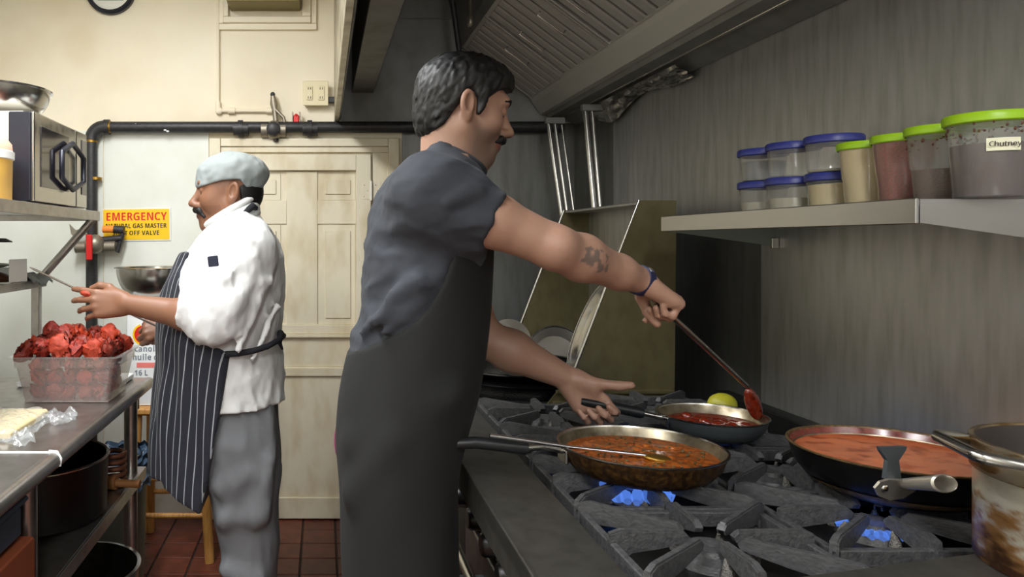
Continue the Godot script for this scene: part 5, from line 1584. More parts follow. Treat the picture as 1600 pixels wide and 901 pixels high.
func chicken_tub() -> void:
	# clear food pan: sloping walls, flange, and a step near the top
	var c := Vector3(-0.797, 0.9, -2.385)
	var hw := 0.158
	var hd := 0.125
	var H := 0.145
	var t := thing("food_pan", "clear smoky plastic food pan heaped with red tandoori chicken", "tub", c)
	var ringv := func(w: float, d: float, y: float) -> Array:
		var o := []
		for k in 4:
			var sx: float = [1, -1, -1, 1][k]
			var sz: float = [1, 1, -1, -1][k]
			for j in 5:
				var a: float = PI / 2 * k + PI / 2 * j / 4.0
				o.append(c + Vector3(sx * (w - 0.02) + 0.02 * cos(a), y, sz * (d - 0.02) + 0.02 * sin(a)))
		return o
	var skin := func(levels: Array) -> MB:
		var mb := MB.new()
		for i in levels.size() - 1:
			var ra: Array = ringv.call(levels[i][0], levels[i][1], levels[i][2])
			var rb: Array = ringv.call(levels[i + 1][0], levels[i + 1][1], levels[i + 1][2])
			for k in ra.size():
				var k2 := (k + 1) % ra.size()
				var nn: Vector3 = (rb[k] - ra[k]).cross(ra[k2] - ra[k])
				if nn.length() < 1e-12:
					nn = Vector3.UP
				nn = nn.normalized()
				if nn.dot(ra[k] - c) < 0.0:
					nn = -nn
				mb.quad(mb.vert(ra[k], nn), mb.vert(ra[k2], nn), mb.vert(rb[k2], nn), mb.vert(rb[k], nn))
		return mb
	var walls: MB = skin.call([[hw - 0.026, hd - 0.02, 0.003], [hw - 0.005, hd - 0.004, H - 0.035], [hw, hd, H - 0.034], [hw + 0.002, hd + 0.002, H - 0.004]])
	part(t, "wall", walls, M.tub_smoky)
	part(t, "flange", skin.call([[hw + 0.002, hd + 0.002, H - 0.004], [hw + 0.014, hd + 0.012, H - 0.003], [hw + 0.014, hd + 0.012, H], [hw, hd, H]]), M.clear_tub)
	part(t, "bottom", MB.new().box(c + Vector3(0, 0.003, 0), Vector3(hw * 2 - 0.056, 0.004, hd * 2 - 0.044), 0.001), M.tub_smoky)
	# chicken: lumpy pieces in a few shapes
	var shapes := []
	for k in 6:
		var nz := FastNoiseLite.new()
		nz.seed = 100 + k
		nz.frequency = 0.9
		var mb := MB.new()
		var el := Vector3(rng.randf_range(0.75, 1.25), rng.randf_range(0.6, 0.85), rng.randf_range(0.75, 1.1))
		mb.grid(18, 12, func(u, w):
			var a: float = u * TAU
			var b: float = w * PI
			var d := Vector3(sin(b) * cos(a), cos(b), sin(b) * sin(a))
			var r := 0.034 * (1.0 + 0.55 * nz.get_noise_3dv(d * 1.6) + 0.25 * nz.get_noise_3dv(d * 4.5 + Vector3(5, 5, 5)))
			return d * r * el)
		for i in mb.v.size():
			mb.n[i] = mb.n[i] if mb.n[i].dot(mb.v[i]) > 0.0 else -mb.n[i]
		var fixed := MB.new()
		fixed.v = mb.v; fixed.n = mb.n; fixed.uv = mb.uv; fixed.c = mb.c
		for i in range(0, mb.idx.size(), 3):
			fixed.tri(mb.idx[i], mb.idx[i + 1], mb.idx[i + 2])
		shapes.append(fixed.mesh())
	var spots := []
	for ly in 3:
		var y := 0.03 + ly * 0.043
		for i in 5:
			for j in 2:
				spots.append(Vector3(-0.1 + i * 0.05 + rng.randf_range(-0.004, 0.004), y, 0.074 - j * 0.052 + rng.randf_range(-0.004, 0.004)))
		for j in 2:
			spots.append(Vector3(0.1, y, -0.032 - j * 0.05))
	for i in 6:
		for j in 4:
			var x := -0.125 + i * 0.05
			var z := 0.088 - j * 0.054
			spots.append(Vector3(x + rng.randf_range(-0.006, 0.006), 0.156 + 0.022 * (1.0 - pow(x / 0.15, 2.0)) * (0.5 + 0.4 * j) * 0.8 + rng.randf_range(-0.004, 0.01), z + rng.randf_range(-0.006, 0.006)))
	for i in 5:
		spots.append(Vector3(-0.1 + i * 0.05, 0.2 + rng.randf_range(-0.006, 0.01), -0.03 + rng.randf_range(-0.02, 0.02)))
	for s in spots:
		var o := MeshInstance3D.new()
		o.name = numbered("chicken_piece")
		o.mesh = shapes[rng.randi_range(0, 5)]
		var inner: bool = s.y < 0.13
		o.material_override = M[["tandoori_a", "tandoori_b", "tandoori_c"][rng.randi_range(0, 2)]]
		var sc := rng.randf_range(0.66, 0.76) if inner else rng.randf_range(0.8, 0.98)
		o.transform = Transform3D(Basis.from_euler(Vector3(rng.randf() * 6, rng.randf() * 6, rng.randf() * 6)) * Basis.from_scale(Vector3(sc, sc, sc)), c + s)
		add_child(o)
		if inner:
			tag(o, "piece of red tandoori chicken seen through the clear pan wall", "chicken", "tandoori chicken in the food pan")
		else:
			tag(o, "charred red tandoori chicken piece heaped above the pan rim", "chicken", "tandoori chicken in the food pan")


# ---------------------------------------------------------------- people
var jobs := []


func job(f: Field, lo: Vector3, hi: Vector3, cell: float, mb: MB, col = null, uvf = null) -> void:
	jobs.append([f, lo, hi, cell, MB.new(), col, uvf, mb])


func run_jobs() -> void:
	for j in jobs:
		nets(j[0], j[1], j[2], j[3], j[4], j[5], j[6])
	for j in jobs:
		var s: MB = j[4]
		var d: MB = j[7]
		var base := d.v.size()
		d.v.append_array(s.v); d.n.append_array(s.n); d.uv.append_array(s.uv); d.c.append_array(s.c)
		for i in s.idx:
			d.idx.append(i + base)
	jobs.clear()


func lin(r: float, g: float, b: float) -> Color:
	return Color(r, g, b).srgb_to_linear()


# head in its own axes: x out of the face, y up, z to the side; s scales it
func head(f: Field, O: Vector3, B: Basis, s: float, heavy := 0.0) -> void:
	var P := func(x, y, z): return O + B * (Vector3(x, y, z) * s)
	f.ell(P.call(-0.014, 0.028, 0), Vector3(0.095, 0.08, 0.075) * s, B, 0.01)
	f.ell(P.call(0.034, -0.012, 0), Vector3(0.06, 0.082, 0.062 + heavy * 0.006) * s, B, 0.03 * s)
	for q in [-1, 1]:
		f.cap(P.call(0.0, -0.055, 0.05 * q), P.call(0.064, -0.1, 0.016 * q), (0.021 + heavy * 0.008) * s, 0.019 * s, 0.03 * s)
		f.ell(P.call(0.058, -0.03, 0.038 * q), Vector3(0.026 + heavy * 0.004, 0.026, 0.02) * s, B, 0.025 * s)
	f.cap(P.call(0.02, -0.07, 0), P.call(0.06, -0.1, 0), 0.035 * s, 0.022 * s, 0.03 * s)
	f.ell(P.call(0.078, -0.102, 0), Vector3(0.018, 0.017, 0.02) * s, B, 0.018 * s)
	f.cap(P.call(0.083, 0.026, -0.028), P.call(0.083, 0.026, 0.028), 0.014 * s, 0.014 * s, 0.022 * s)
	for q in [-1, 1]:
		f.ell(P.call(0.098, 0.006, 0.031 * q), Vector3(0.016, 0.012, 0.018) * s, B, 0.014 * s, true)
	# nose
	f.cap(P.call(0.088, 0.012, 0), P.call(0.113, -0.028, 0), 0.0085 * s, 0.012 * s, 0.012 * s)
	f.ell(P.call(0.117, -0.034, 0), Vector3(0.0125, 0.010, 0.0115) * s, B, 0.010 * s)
	for q in [-1, 1]:
		f.ell(P.call(0.104, -0.039, 0.0125 * q), Vector3(0.0125, 0.0085, 0.0075) * s, B, 0.008 * s)
	# mouth
	f.ell(P.call(0.084, -0.066, 0), Vector3(0.018, 0.024, 0.027) * s, B, 0.02 * s)
	for q in [-1, 1]:
		f.cap(P.call(0.0995, -0.0615, 0), P.call(0.087, -0.064, 0.02 * q), 0.0055 * s, 0.004 * s, 0.006 * s)
		f.cap(P.call(0.0985, -0.0735, 0), P.call(0.086, -0.071, 0.019 * q), 0.0065 * s, 0.004 * s, 0.006 * s)
	# lids lowered over the eyes
	for q in [-1, 1]:
		f.ell(P.call(0.0805, 0.004, 0.031 * q), Vector3(0.0125, 0.0125, 0.0135) * s, B, 0.004 * s)
		# ear: rim, lobe and hollow
		var E := B * Basis(Vector3(0, 1, 0), 0.42 * q) * Basis(Vector3(0, 0, 1), 0.18)
		f.ell(P.call(-0.010, -0.006, 0.080 * q), Vector3(0.019, 0.031, 0.0085) * s, E, 0.008 * s)
		f.ell(P.call(-0.001, -0.032, 0.075 * q), Vector3(0.010, 0.013, 0.008) * s, E, 0.008 * s)
		f.ell(P.call(-0.006, -0.004, 0.087 * q), Vector3(0.0105, 0.020, 0.0085) * s, E, 0.003 * s, true)


# a strip laid on the face along [y, z, radius] points, found by walking in from the front
func on_face(f: Field, O: Vector3, B: Basis, s: float, pts: Array, sink := 0.3) -> MB:
	var o := []
	var r := []
	var every := f.all()
	for q in pts:
		var x := 0.15
		while x > 0.0 and f.d(O + B * (Vector3(x, q[0], q[1]) * s), every) > 0.0:
			x -= 0.0006
		o.append(O + B * (Vector3(x - q[2] * sink, q[0], q[1]) * s))
		r.append(q[2] * s)
	return MB.new().tube(o, r, 8)


func hand(f: Field, W: Vector3, fdir: Vector3, bdir: Vector3, left: bool, bends: Array, thumb: Array, splay := 0.1, s := 1.0) -> void:
	fdir = fdir.normalized()
	bdir = (bdir - fdir * bdir.dot(fdir)).normalized()
	var t := fdir.cross(bdir) * (1.0 if left else -1.0)
	var P := func(v: Vector3): return W + (fdir * v.x + bdir * v.y + t * v.z) * s
	var K := [Vector3(0.088, 0.0, 0.030), Vector3(0.092, 0.003, 0.0095), Vector3(0.087, 0.001, -0.0115), Vector3(0.078, -0.003, -0.031)]
	var L := [[0.042, 0.025, 0.02], [0.046, 0.029, 0.021], [0.042, 0.027, 0.02], [0.033, 0.02, 0.018]]
	for i in 4:
		f.cap(P.call(Vector3(0.004, -0.002, K[i].z * 0.55)), P.call(K[i] - Vector3(0, 0.004, 0)), 0.0175 * s, 0.0128 * s, 0.012 * s)
	f.cap(P.call(Vector3(0.016, -0.008, 0.018)), P.call(Vector3(0.05, -0.012, 0.03)), 0.019 * s, 0.014 * s, 0.014 * s)
	f.cap(P.call(Vector3(0.016, -0.008, -0.018)), P.call(Vector3(0.06, -0.01, -0.028)), 0.016 * s, 0.012 * s, 0.014 * s)
	for i in 4:
		var p: Vector3 = K[i]
		var a := 0.0
		var r0 := [0.0098, 0.0100, 0.0095, 0.0085][i] as float
		var side: float = splay * [1.0, 0.25, -0.4, -1.0][i]
		for j in 3:
			a += deg_to_rad(bends[i][j])
			var d := Vector3(cos(a) * cos(side), -sin(a), cos(a) * sin(side)).normalized()
			var q: Vector3 = p + d * L[i][j]
			f.cap(P.call(p), P.call(q), r0 * (1.0 - 0.08 * j) * s, r0 * (0.94 - 0.1 * j) * s, 0.0035 * s)
			p = q
	f.cap(P.call(Vector3(0.022, -0.008, 0.024)), P.call(thumb[0]), 0.0155 * s, 0.0125 * s, 0.012 * s)
	f.cap(P.call(thumb[0]), P.call(thumb[1]), 0.0128 * s, 0.0112 * s, 0.004 * s)
	f.cap(P.call(thumb[1]), P.call(thumb[2]), 0.0116 * s, 0.0092 * s, 0.004 * s)


func curve_at(pts: Array, x: float) -> float:
	# straight-line interpolation through [x, value] pairs in rising x
	if x <= pts[0][0]:
		return pts[0][1]
	for i in pts.size() - 1:
		if x <= pts[i + 1][0]:
			return lerpf(pts[i][1], pts[i + 1][1], (x - pts[i][0]) / (pts[i + 1][0] - pts[i][0]))
	return pts[pts.size() - 1][1]


# rows of [pixel y, x min, x max, z half width] at one depth, turned into metres, lowest first
func oval_rows(rows: Array, depth: float, grow := 0.0, zoff := 0.0) -> Array:
	var o := []
	for r in rows:
		var a := at(r[1], r[0], depth)
		var b := at(r[2], r[0], depth)
		o.append([a.y, a.x - grow, b.x + grow, -depth + zoff - r[3] - grow, -depth + zoff + r[3] + grow])
	o.sort_custom(func(p, q): return p[0] < q[0])
	return o


func wrinkles(sd: int, freq: float, oct := 2, kind := FastNoiseLite.FRACTAL_FBM) -> FastNoiseLite:
	var nz := FastNoiseLite.new()
	nz.seed = sd
	nz.noise_type = FastNoiseLite.TYPE_SIMPLEX_SMOOTH
	nz.frequency = freq
	nz.fractal_type = kind
	nz.fractal_octaves = oct
	return nz


func back_cook() -> void:
	var D := 2.6
	var who := thing("person", "cook in white jacket, striped apron and grey cap holding a skewer", "person", Vector3(-0.33, 0, -D))
	# body -------------------------------------------------
	var O := at(359, 299, D)
	var pitch := 0.05
	var B := Basis(Vector3(-cos(pitch), -sin(pitch), 0.14), Vector3(-sin(pitch), cos(pitch), 0), Vector3(0, 0, -1)).orthonormalized()
	var s := 1.13
	var body := MB.new()
	var skin := func(p: Vector3) -> Color:
		var c := lin(0.52, 0.365, 0.27)
		var q := B.transposed() * (p - O) / s
		if q.y < -0.045 and q.x > 0.03 and q.length() < 0.2:
			c = c.lerp(lin(0.42, 0.28, 0.22), 0.35)
		if q.x > 0.085 and absf(q.y + 0.0675) < 0.011:
			c = c.lerp(lin(0.42, 0.22, 0.19), 0.7)
		return c
	var hf := Field.new()
	head(hf, O, B, s, 1.0)
	var neck0: Vector3 = O + B * Vector3(-0.03, -0.06, 0)
	hf.cap(neck0, at(372, 372, D), 0.066, 0.078, 0.03)
	job(hf, O - Vector3(0.17, 0.22, 0.13), O + Vector3(0.15, 0.16, 0.13), 0.0038, body, skin)
	# trunk and legs under the clothes
	var tf := Field.new()
	tf.stack(oval_rows([[645, 275, 428, 0.17], [560, 268, 426, 0.19], [480, 272, 426, 0.19], [400, 305, 428, 0.185], [360, 330, 415, 0.13]], D), 0.03)
	for q in [-1, 1]:
		tf.cap(Vector3(-0.30, 0.8, -D + 0.1 * q), Vector3(-0.28, 0.45, -D + 0.1 * q), 0.08, 0.06, 0.03)
		tf.cap(Vector3(-0.28, 0.45, -D + 0.1 * q), Vector3(-0.27, 0.06, -D + 0.1 * q), 0.055, 0.04, 0.02)
	job(tf, Vector3(-0.7, 0.0, -D - 0.3), Vector3(-0.05, 1.5, -D + 0.3), 0.02, body, skin)
	# near (left) arm
	var sh := at(388, 392, 2.44)
	var el := at(338, 500, 2.36)
	var wr := at(196, 474, 2.40)
	var af := Field.new()
	af.cap(sh, el, 0.06, 0.052, 0.02)
	af.cap(el, el.lerp(wr, 0.35), 0.05, 0.05, 0.02)
	af.cap(el.lerp(wr, 0.3), wr, 0.05, 0.031, 0.02)
	hand(af, wr, Vector3(-1, 0.02, 0.05), Vector3(0.1, 0.25, 1.0), true, [[14, 18, 10], [24, 22, 12], [30, 24, 14], [32, 26, 14]], [Vector3(0.055, -0.02, 0.05), Vector3(0.085, -0.026, 0.056), Vector3(0.108, -0.03, 0.048)], 0.22, 1.12)
	job(af, Vector3(-1.06, 1.0, -2.56), Vector3(-0.2, 1.45, -2.24), 0.0042, body, skin)
	# far (right) arm
	var sh2 := at(383, 392, 2.76)
	var el2 := at(318, 512, 2.80)
	var wr2 := at(268, 505, 2.66)
	var bf := Field.new()
	bf.cap(sh2, el2, 0.058, 0.05, 0.02)
	bf.cap(el2, wr2, 0.048, 0.03, 0.02)
	hand(bf, wr2, Vector3(-0.9, -0.25, 0.25), Vector3(0.2, 0.35, 0.9), false, [[55, 80, 50], [60, 85, 50], [65, 85, 50], [70, 85, 50]], [Vector3(0.05, -0.02, 0.045), Vector3(0.075, -0.034, 0.035), Vector3(0.09, -0.046, 0.02)], 0.05, 1.05)
	job(bf, Vector3(-0.72, 0.95, -2.9), Vector3(-0.22, 1.45, -2.5), 0.0045, body, skin)
	# moustache, beard, hair at the nape
	var hair := MB.new()
	var mf := Field.new()
	var P := func(x, y, z): return O + B * (Vector3(x, y, z) * s)
	for q in [-1, 1]:
		mf.cap(P.call(0.106, -0.053, 0.003 * q), P.call(0.095, -0.057, 0.022 * q), 0.0115, 0.011, 0.008)
		mf.cap(P.call(0.095, -0.057, 0.022 * q), P.call(0.082, -0.076, 0.032 * q), 0.0105, 0.006, 0.008)
	mf.noise = wrinkles(5, 160.0)
	mf.namp = 0.002
	job(mf, P.call(0.09, -0.075, 0) - Vector3(0.06, 0.06, 0.06), P.call(0.09, -0.075, 0) + Vector3(0.06, 0.06, 0.06), 0.0028, hair)
	var nape := MB.new()
	var nf := Field.new()
	nf.ell(P.call(-0.03, -0.002, 0), Vector3(0.076, 0.08, 0.073) * s, B, 0.01)
	var nclip := func(p: Vector3) -> float:
		var q := B.transposed() * (p - O) / s
		return maxf(maxf(q.x + 0.03, -q.y - 0.05), q.y - 0.04)
	nf.clip = nclip
	job(nf, O - Vector3(0.13, 0.13, 0.12), O + Vector3(0.14, 0.1, 0.12), 0.005, nape)
	# cap ---------------------------------------------------
	var cap_mb := MB.new()
	var cf := Field.new()
	cf.ell(P.call(-0.012, 0.055, 0), Vector3(0.108, 0.056, 0.090) * s, B * Basis(Vector3(0, 0, 1), 0.1), 0.02)
	cf.ell(P.call(-0.035, 0.070, 0), Vector3(0.085, 0.048, 0.084) * s, B * Basis(Vector3(0, 0, 1), 0.25), 0.03)
	cf.ell(P.call(-0.002, 0.03, 0), Vector3(0.106, 0.07, 0.087) * s, B, 0.02)
	# folds across the side and a seam round the band
	cf.cap(P.call(0.06, 0.075, 0.072), P.call(-0.05, 0.045, 0.088), 0.008, 0.006, 0.012)
	cf.cap(P.call(-0.02, 0.06, 0.088), P.call(-0.09, 0.065, 0.06), 0.008, 0.005, 0.012)
	cf.cap(P.call(0.05, 0.04, 0.076), P.call(-0.03, 0.028, 0.09), 0.006, 0.006, 0.010)
	cf.noise = wrinkles(8, 16.0)
	cf.namp = 0.005
	var cclip := func(p: Vector3) -> float:
		var q := B.transposed() * (p - O) / s
		return curve_at([[-0.12, 0.0], [-0.05, 0.006], [-0.03, 0.03], [0.02, 0.03], [0.1, 0.012]], q.x) - q.y
	cf.clip = cclip
	job(cf, O - Vector3(0.16, 0.05, 0.14), O + Vector3(0.18, 0.2, 0.14), 0.0042, cap_mb)
	# jacket ------------------------------------------------
	var jk := MB.new()
	var jf := Field.new()
	jf.stack(oval_rows([[665, 268, 447, 0.228], [645, 267, 446, 0.226], [600, 260, 443, 0.212], [560, 254, 441, 0.21], [525, 252, 437, 0.21], [480, 258, 441, 0.21], [440, 270, 443, 0.21], [400, 292, 441, 0.2], [372, 312, 431, 0.175], [352, 330, 416, 0.125], [338, 338, 405, 0.09]], D), 0.04)
	jf.cap(at(380, 378, 2.52), sh, 0.085, 0.085, 0.05)
	jf.cap(sh, at(352, 468, 2.38), 0.086, 0.083, 0.04)
	jf.cap(at(352, 468, 2.38), at(330, 500, 2.362), 0.084, 0.08, 0.04)
	jf.cap(at(338, 492, 2.362), at(293, 479, 2.372), 0.074, 0.064, 0.03, true)
	jf.cap(at(300, 479, 2.372), at(287, 477, 2.373), 0.068, 0.065, 0.006, true)      # rolled cuff
	jf.cap(sh2, at(345, 470, 2.8), 0.085, 0.08, 0.04)
	jf.cap(at(345, 470, 2.8), at(305, 508, 2.78), 0.08, 0.06, 0.04)
	# folds round the elbow, shoulder and waist
	for q in [[395, 395, 2.375, 335, 452, 2.305, 0.010], [420, 440, 2.40, 360, 520, 2.32, 0.010], [352, 430, 2.31, 300, 470, 2.32, 0.010], [372, 470, 2.31, 322, 522, 2.315, 0.012], [405, 470, 2.38, 372, 545, 2.345, 0.012], [432, 480, 2.46, 395, 560, 2.39, 0.008], [430, 395, 2.47, 405, 440, 2.38, 0.008]]:
		jf.cap(at(q[0], q[1], q[2]), at(q[3], q[4], q[5]), q[6], q[6] * 0.7, 0.03)
	jf.noise = wrinkles(14, 6.0, 3, FastNoiseLite.FRACTAL_RIDGED)
	jf.namp = 0.011
	jf.nrot = Basis(Vector3(0, 0, 1), 0.6) * Basis.from_scale(Vector3(1.8, 0.8, 1.2))
	var jclip := func(p: Vector3) -> float: return at(0, 642, 2.42).y - p.y + 0.03 * (p.x + 0.2)
	jf.clip = jclip
	job(jf, Vector3(-0.66, 0.74, -2.95), Vector3(-0.08, 1.56, -2.2), 0.0085, jk)
	var collar := MB.new()
	for ring in [[0.0, 0.014], [0.022, 0.012]]:
		var pts := []
		for i in 41:
			var a := TAU * i / 40.0
			var c := at(361, 345 - ring[0] * 200, D)
			var e := Vector3(0.088 * cos(a), 0.052 * cos(a), 0.088 * sin(a))
			pts.append(c + e + Vector3(0, ring[0], 0))
		collar.tube(pts, [ring[1]], 10, false)
	var fill := []
	for k in 3:
		var pts := []
		for i in 41:
			var a := TAU * i / 40.0
			pts.append(at(361, 345, D) + Vector3(0.088 * cos(a) * (1.0 + 0.02 * k), 0.052 * cos(a) - 0.014 * k + 0.006, 0.088 * sin(a) * (1.0 + 0.02 * k)))
		collar.tube(pts, [0.014], 10, false)
	# trousers ----------------------------------------------
	var tr := MB.new()
	var pf := Field.new()
	pf.stack(oval_rows([[985, 366, 432, 0.075], [960, 358, 432, 0.08], [925, 364, 433, 0.08], [900, 359, 433, 0.085], [870, 362, 435, 0.085], [800, 345, 438, 0.095], [725, 331, 440, 0.105], [672, 320, 438, 0.11], [650, 320, 435, 0.095], [615, 324, 426, 0.075]], D, 0.0, 0.105), 0.03)
	pf.stack(oval_rows([[985, 350, 416, 0.075], [900, 344, 418, 0.085], [800, 330, 425, 0.095], [725, 320, 434, 0.105], [630, 318, 428, 0.095]], D, 0.0, -0.11), 0.03)
	for q in [[352, 812, 2.40, 405, 805, 2.385], [405, 805, 2.385, 422, 720, 2.395], [352, 890, 2.41, 400, 905, 2.40], [345, 760, 2.40, 385, 740, 2.39]]:
		pf.cap(at(q[0], q[1], q[2] + 0.012), at(q[3], q[4], q[5] + 0.012), 0.014, 0.010, 0.05)
	pf.noise = wrinkles(23, 4.5, 2, FastNoiseLite.FRACTAL_RIDGED)
	pf.namp = 0.010
	pf.nrot = Basis.from_scale(Vector3(1.6, 0.6, 1.2))
	job(pf, Vector3(-0.5, 0.0, -2.87), Vector3(-0.08, 0.96, -2.34), 0.009, tr)
	# apron ---------------------------------------------------
	var ap := MB.new()
	var xf := Field.new()
	xf.stack(oval_rows([[800, 242, 420, 0.2], [793, 240, 420, 0.205], [755, 233, 430, 0.215], [700, 233, 440, 0.22], [650, 237, 445, 0.225], [600, 242, 448, 0.228], [560, 247, 449, 0.228], [525, 245, 445, 0.226], [480, 250, 447, 0.222], [440, 261, 447, 0.215], [400, 283, 445, 0.2], [385, 290, 440, 0.19]], D), 0.03)
	xf.noise = wrinkles(31, 5.0, 2)
	xf.namp = 0.016
	xf.nrot = Basis.from_scale(Vector3(2.2, 0.35, 2.0))
	var side := []
	for q in [[385, 290], [440, 284], [500, 290], [526, 320], [554, 360], [640, 346], [720, 331], [800, 314]]:
		var w := at(q[1], q[0], 2.4)
		side.append([-w.y, w.x])
	var aclip := func(p: Vector3) -> float:
		var e := p.x - curve_at(side, -p.y)
		var hem := at(0, 0, D).y
		var px := p.x * F / 2.4 + 505.0
		var low := at(px, 757.0 + clampf((px - 250.0) / 65.0, 0.0, 1.0) * 34.0 + (0.0 if px < 252.0 else 8.0), 2.42).y
		e = maxf(e, low - p.y)
		if p.y > 1.1:
			e = maxf(e, absf(p.z + D) - lerpf(0.25, 0.12, clampf((p.y - 1.1) / 0.22, 0.0, 1.0)))
		return maxf(e, p.y - at(0, 393, D).y)
	xf.clip = aclip
	var stripes := func(p: Vector3) -> Vector2: return Vector2((p.x * 0.9 + (p.z + D) * 0.75 - (p.y - 0.9) * 0.10 - 0.10 * (p.y - 0.9) * (p.y - 0.9)) / 0.030, p.y * 3.0)
	job(xf, Vector3(-0.68, 0.44, -2.88), Vector3(-0.28, 1.38, -2.32), 0.008, ap, null, stripes)
	run_jobs()
	var bm := part(who, "body", body, M.skin_back)
	part(who, "moustache", hair, M.hair_black)
	part(who, "hair", nape, M.hair_black)
	part(who, "cap", cap_mb, M.cap_grey, "grey cotton cook's cap with soft folds")
	part(who, "jacket", jk, M.jacket_white, "white chef jacket with rolled sleeves")
	part(who, "collar", collar, M.jacket_white)
	part(who, "trousers", tr, M.trousers_grey, "baggy grey trousers")
	var am := part(who, "apron", ap, M.apron_striped, "navy apron with thin white stripes")
	# ties
	var tie := MB.new()
	var tp := []
	for q in [[352, 553, 2.372], [372, 552, 2.372], [395, 548, 2.38], [418, 541, 2.41], [434, 532, 2.46], [441, 526, 2.53], [443, 524, 2.6]]:
		tp.append(at(q[0], q[1], q[2]))
	tie.tube(tp, [0.010], 8)
	part(am, "tie", tie, M.apron_tie)
	tie = MB.new()
	tie.tube([at(443, 524, 2.58), at(438, 520, 2.5), at(437, 536, 2.48), at(441, 545, 2.5)], [0.008, 0.012, 0.008, 0.004], 8)
	part(am, "tie_bow", tie, M.apron_tie)
	tie = MB.new()
	tie.tube([at(372, 340, 2.51), at(395, 322, 2.53), at(400, 327, 2.6), at(396, 330, 2.67)], [0.008, 0.013, 0.014, 0.014], 8)
	part(am, "neck_strap", tie, M.apron_tie)
	# sleeve patch
	var pc := at(333, 408, 2.31)
	part(who, "sleeve_patch", MB.new().box(pc, Vector3(0.04, 0.034, 0.008), 0.003, Basis(Vector3(0, 0, 1), 0.12) * Basis(Vector3(0, 1, 0), -0.5)), M.patch_navy)
	# eyes
	for q in [-1, 1]:
		part(who, "eyelash", on_face(hf, O, B, s, [[-0.003, 0.019 * q, 0.001], [-0.006, 0.027 * q, 0.0022], [-0.006, 0.034 * q, 0.0024], [-0.003, 0.043 * q, 0.001]]), M.hair_black)
	# shoes
	for q in [-1, 1]:
		var sx := -0.34 if q > 0 else -0.38
		part(who, "shoe", MB.new().ball(Vector3(sx, 0.045, -D + 0.105 * q), Vector3(0.14, 0.045, 0.05), 18), M.shoe_black)
	# the skewer and the meat on it
	var k0 := at(52, 420, 2.42)
	var k1 := at(246, 510, 2.58)
	var sk := thing("skewer", "thin steel skewer pulled between the hands of the capped cook", "skewer", k0)
	part(sk, "rod", MB.new().tube([k0, k0.lerp(k1, 0.5), k1], [0.0035], 8), M.steel_counter)
	part(sk, "tip", MB.new().tube([k0.lerp(k1, -0.03), k0], [0.001, 0.0035], 8), M.steel_counter)
	var mt := k0.lerp(k1, 0.42)
	solo("chicken_piece", "small red chicken piece pinched on the skewer between thumb and finger", "chicken", MB.new().ball(at(137, 458, 2.41), Vector3(0.026, 0.012, 0.016), 14, Basis(Vector3(0, 0, 1), -0.1)), M.tandoori_c, mt)


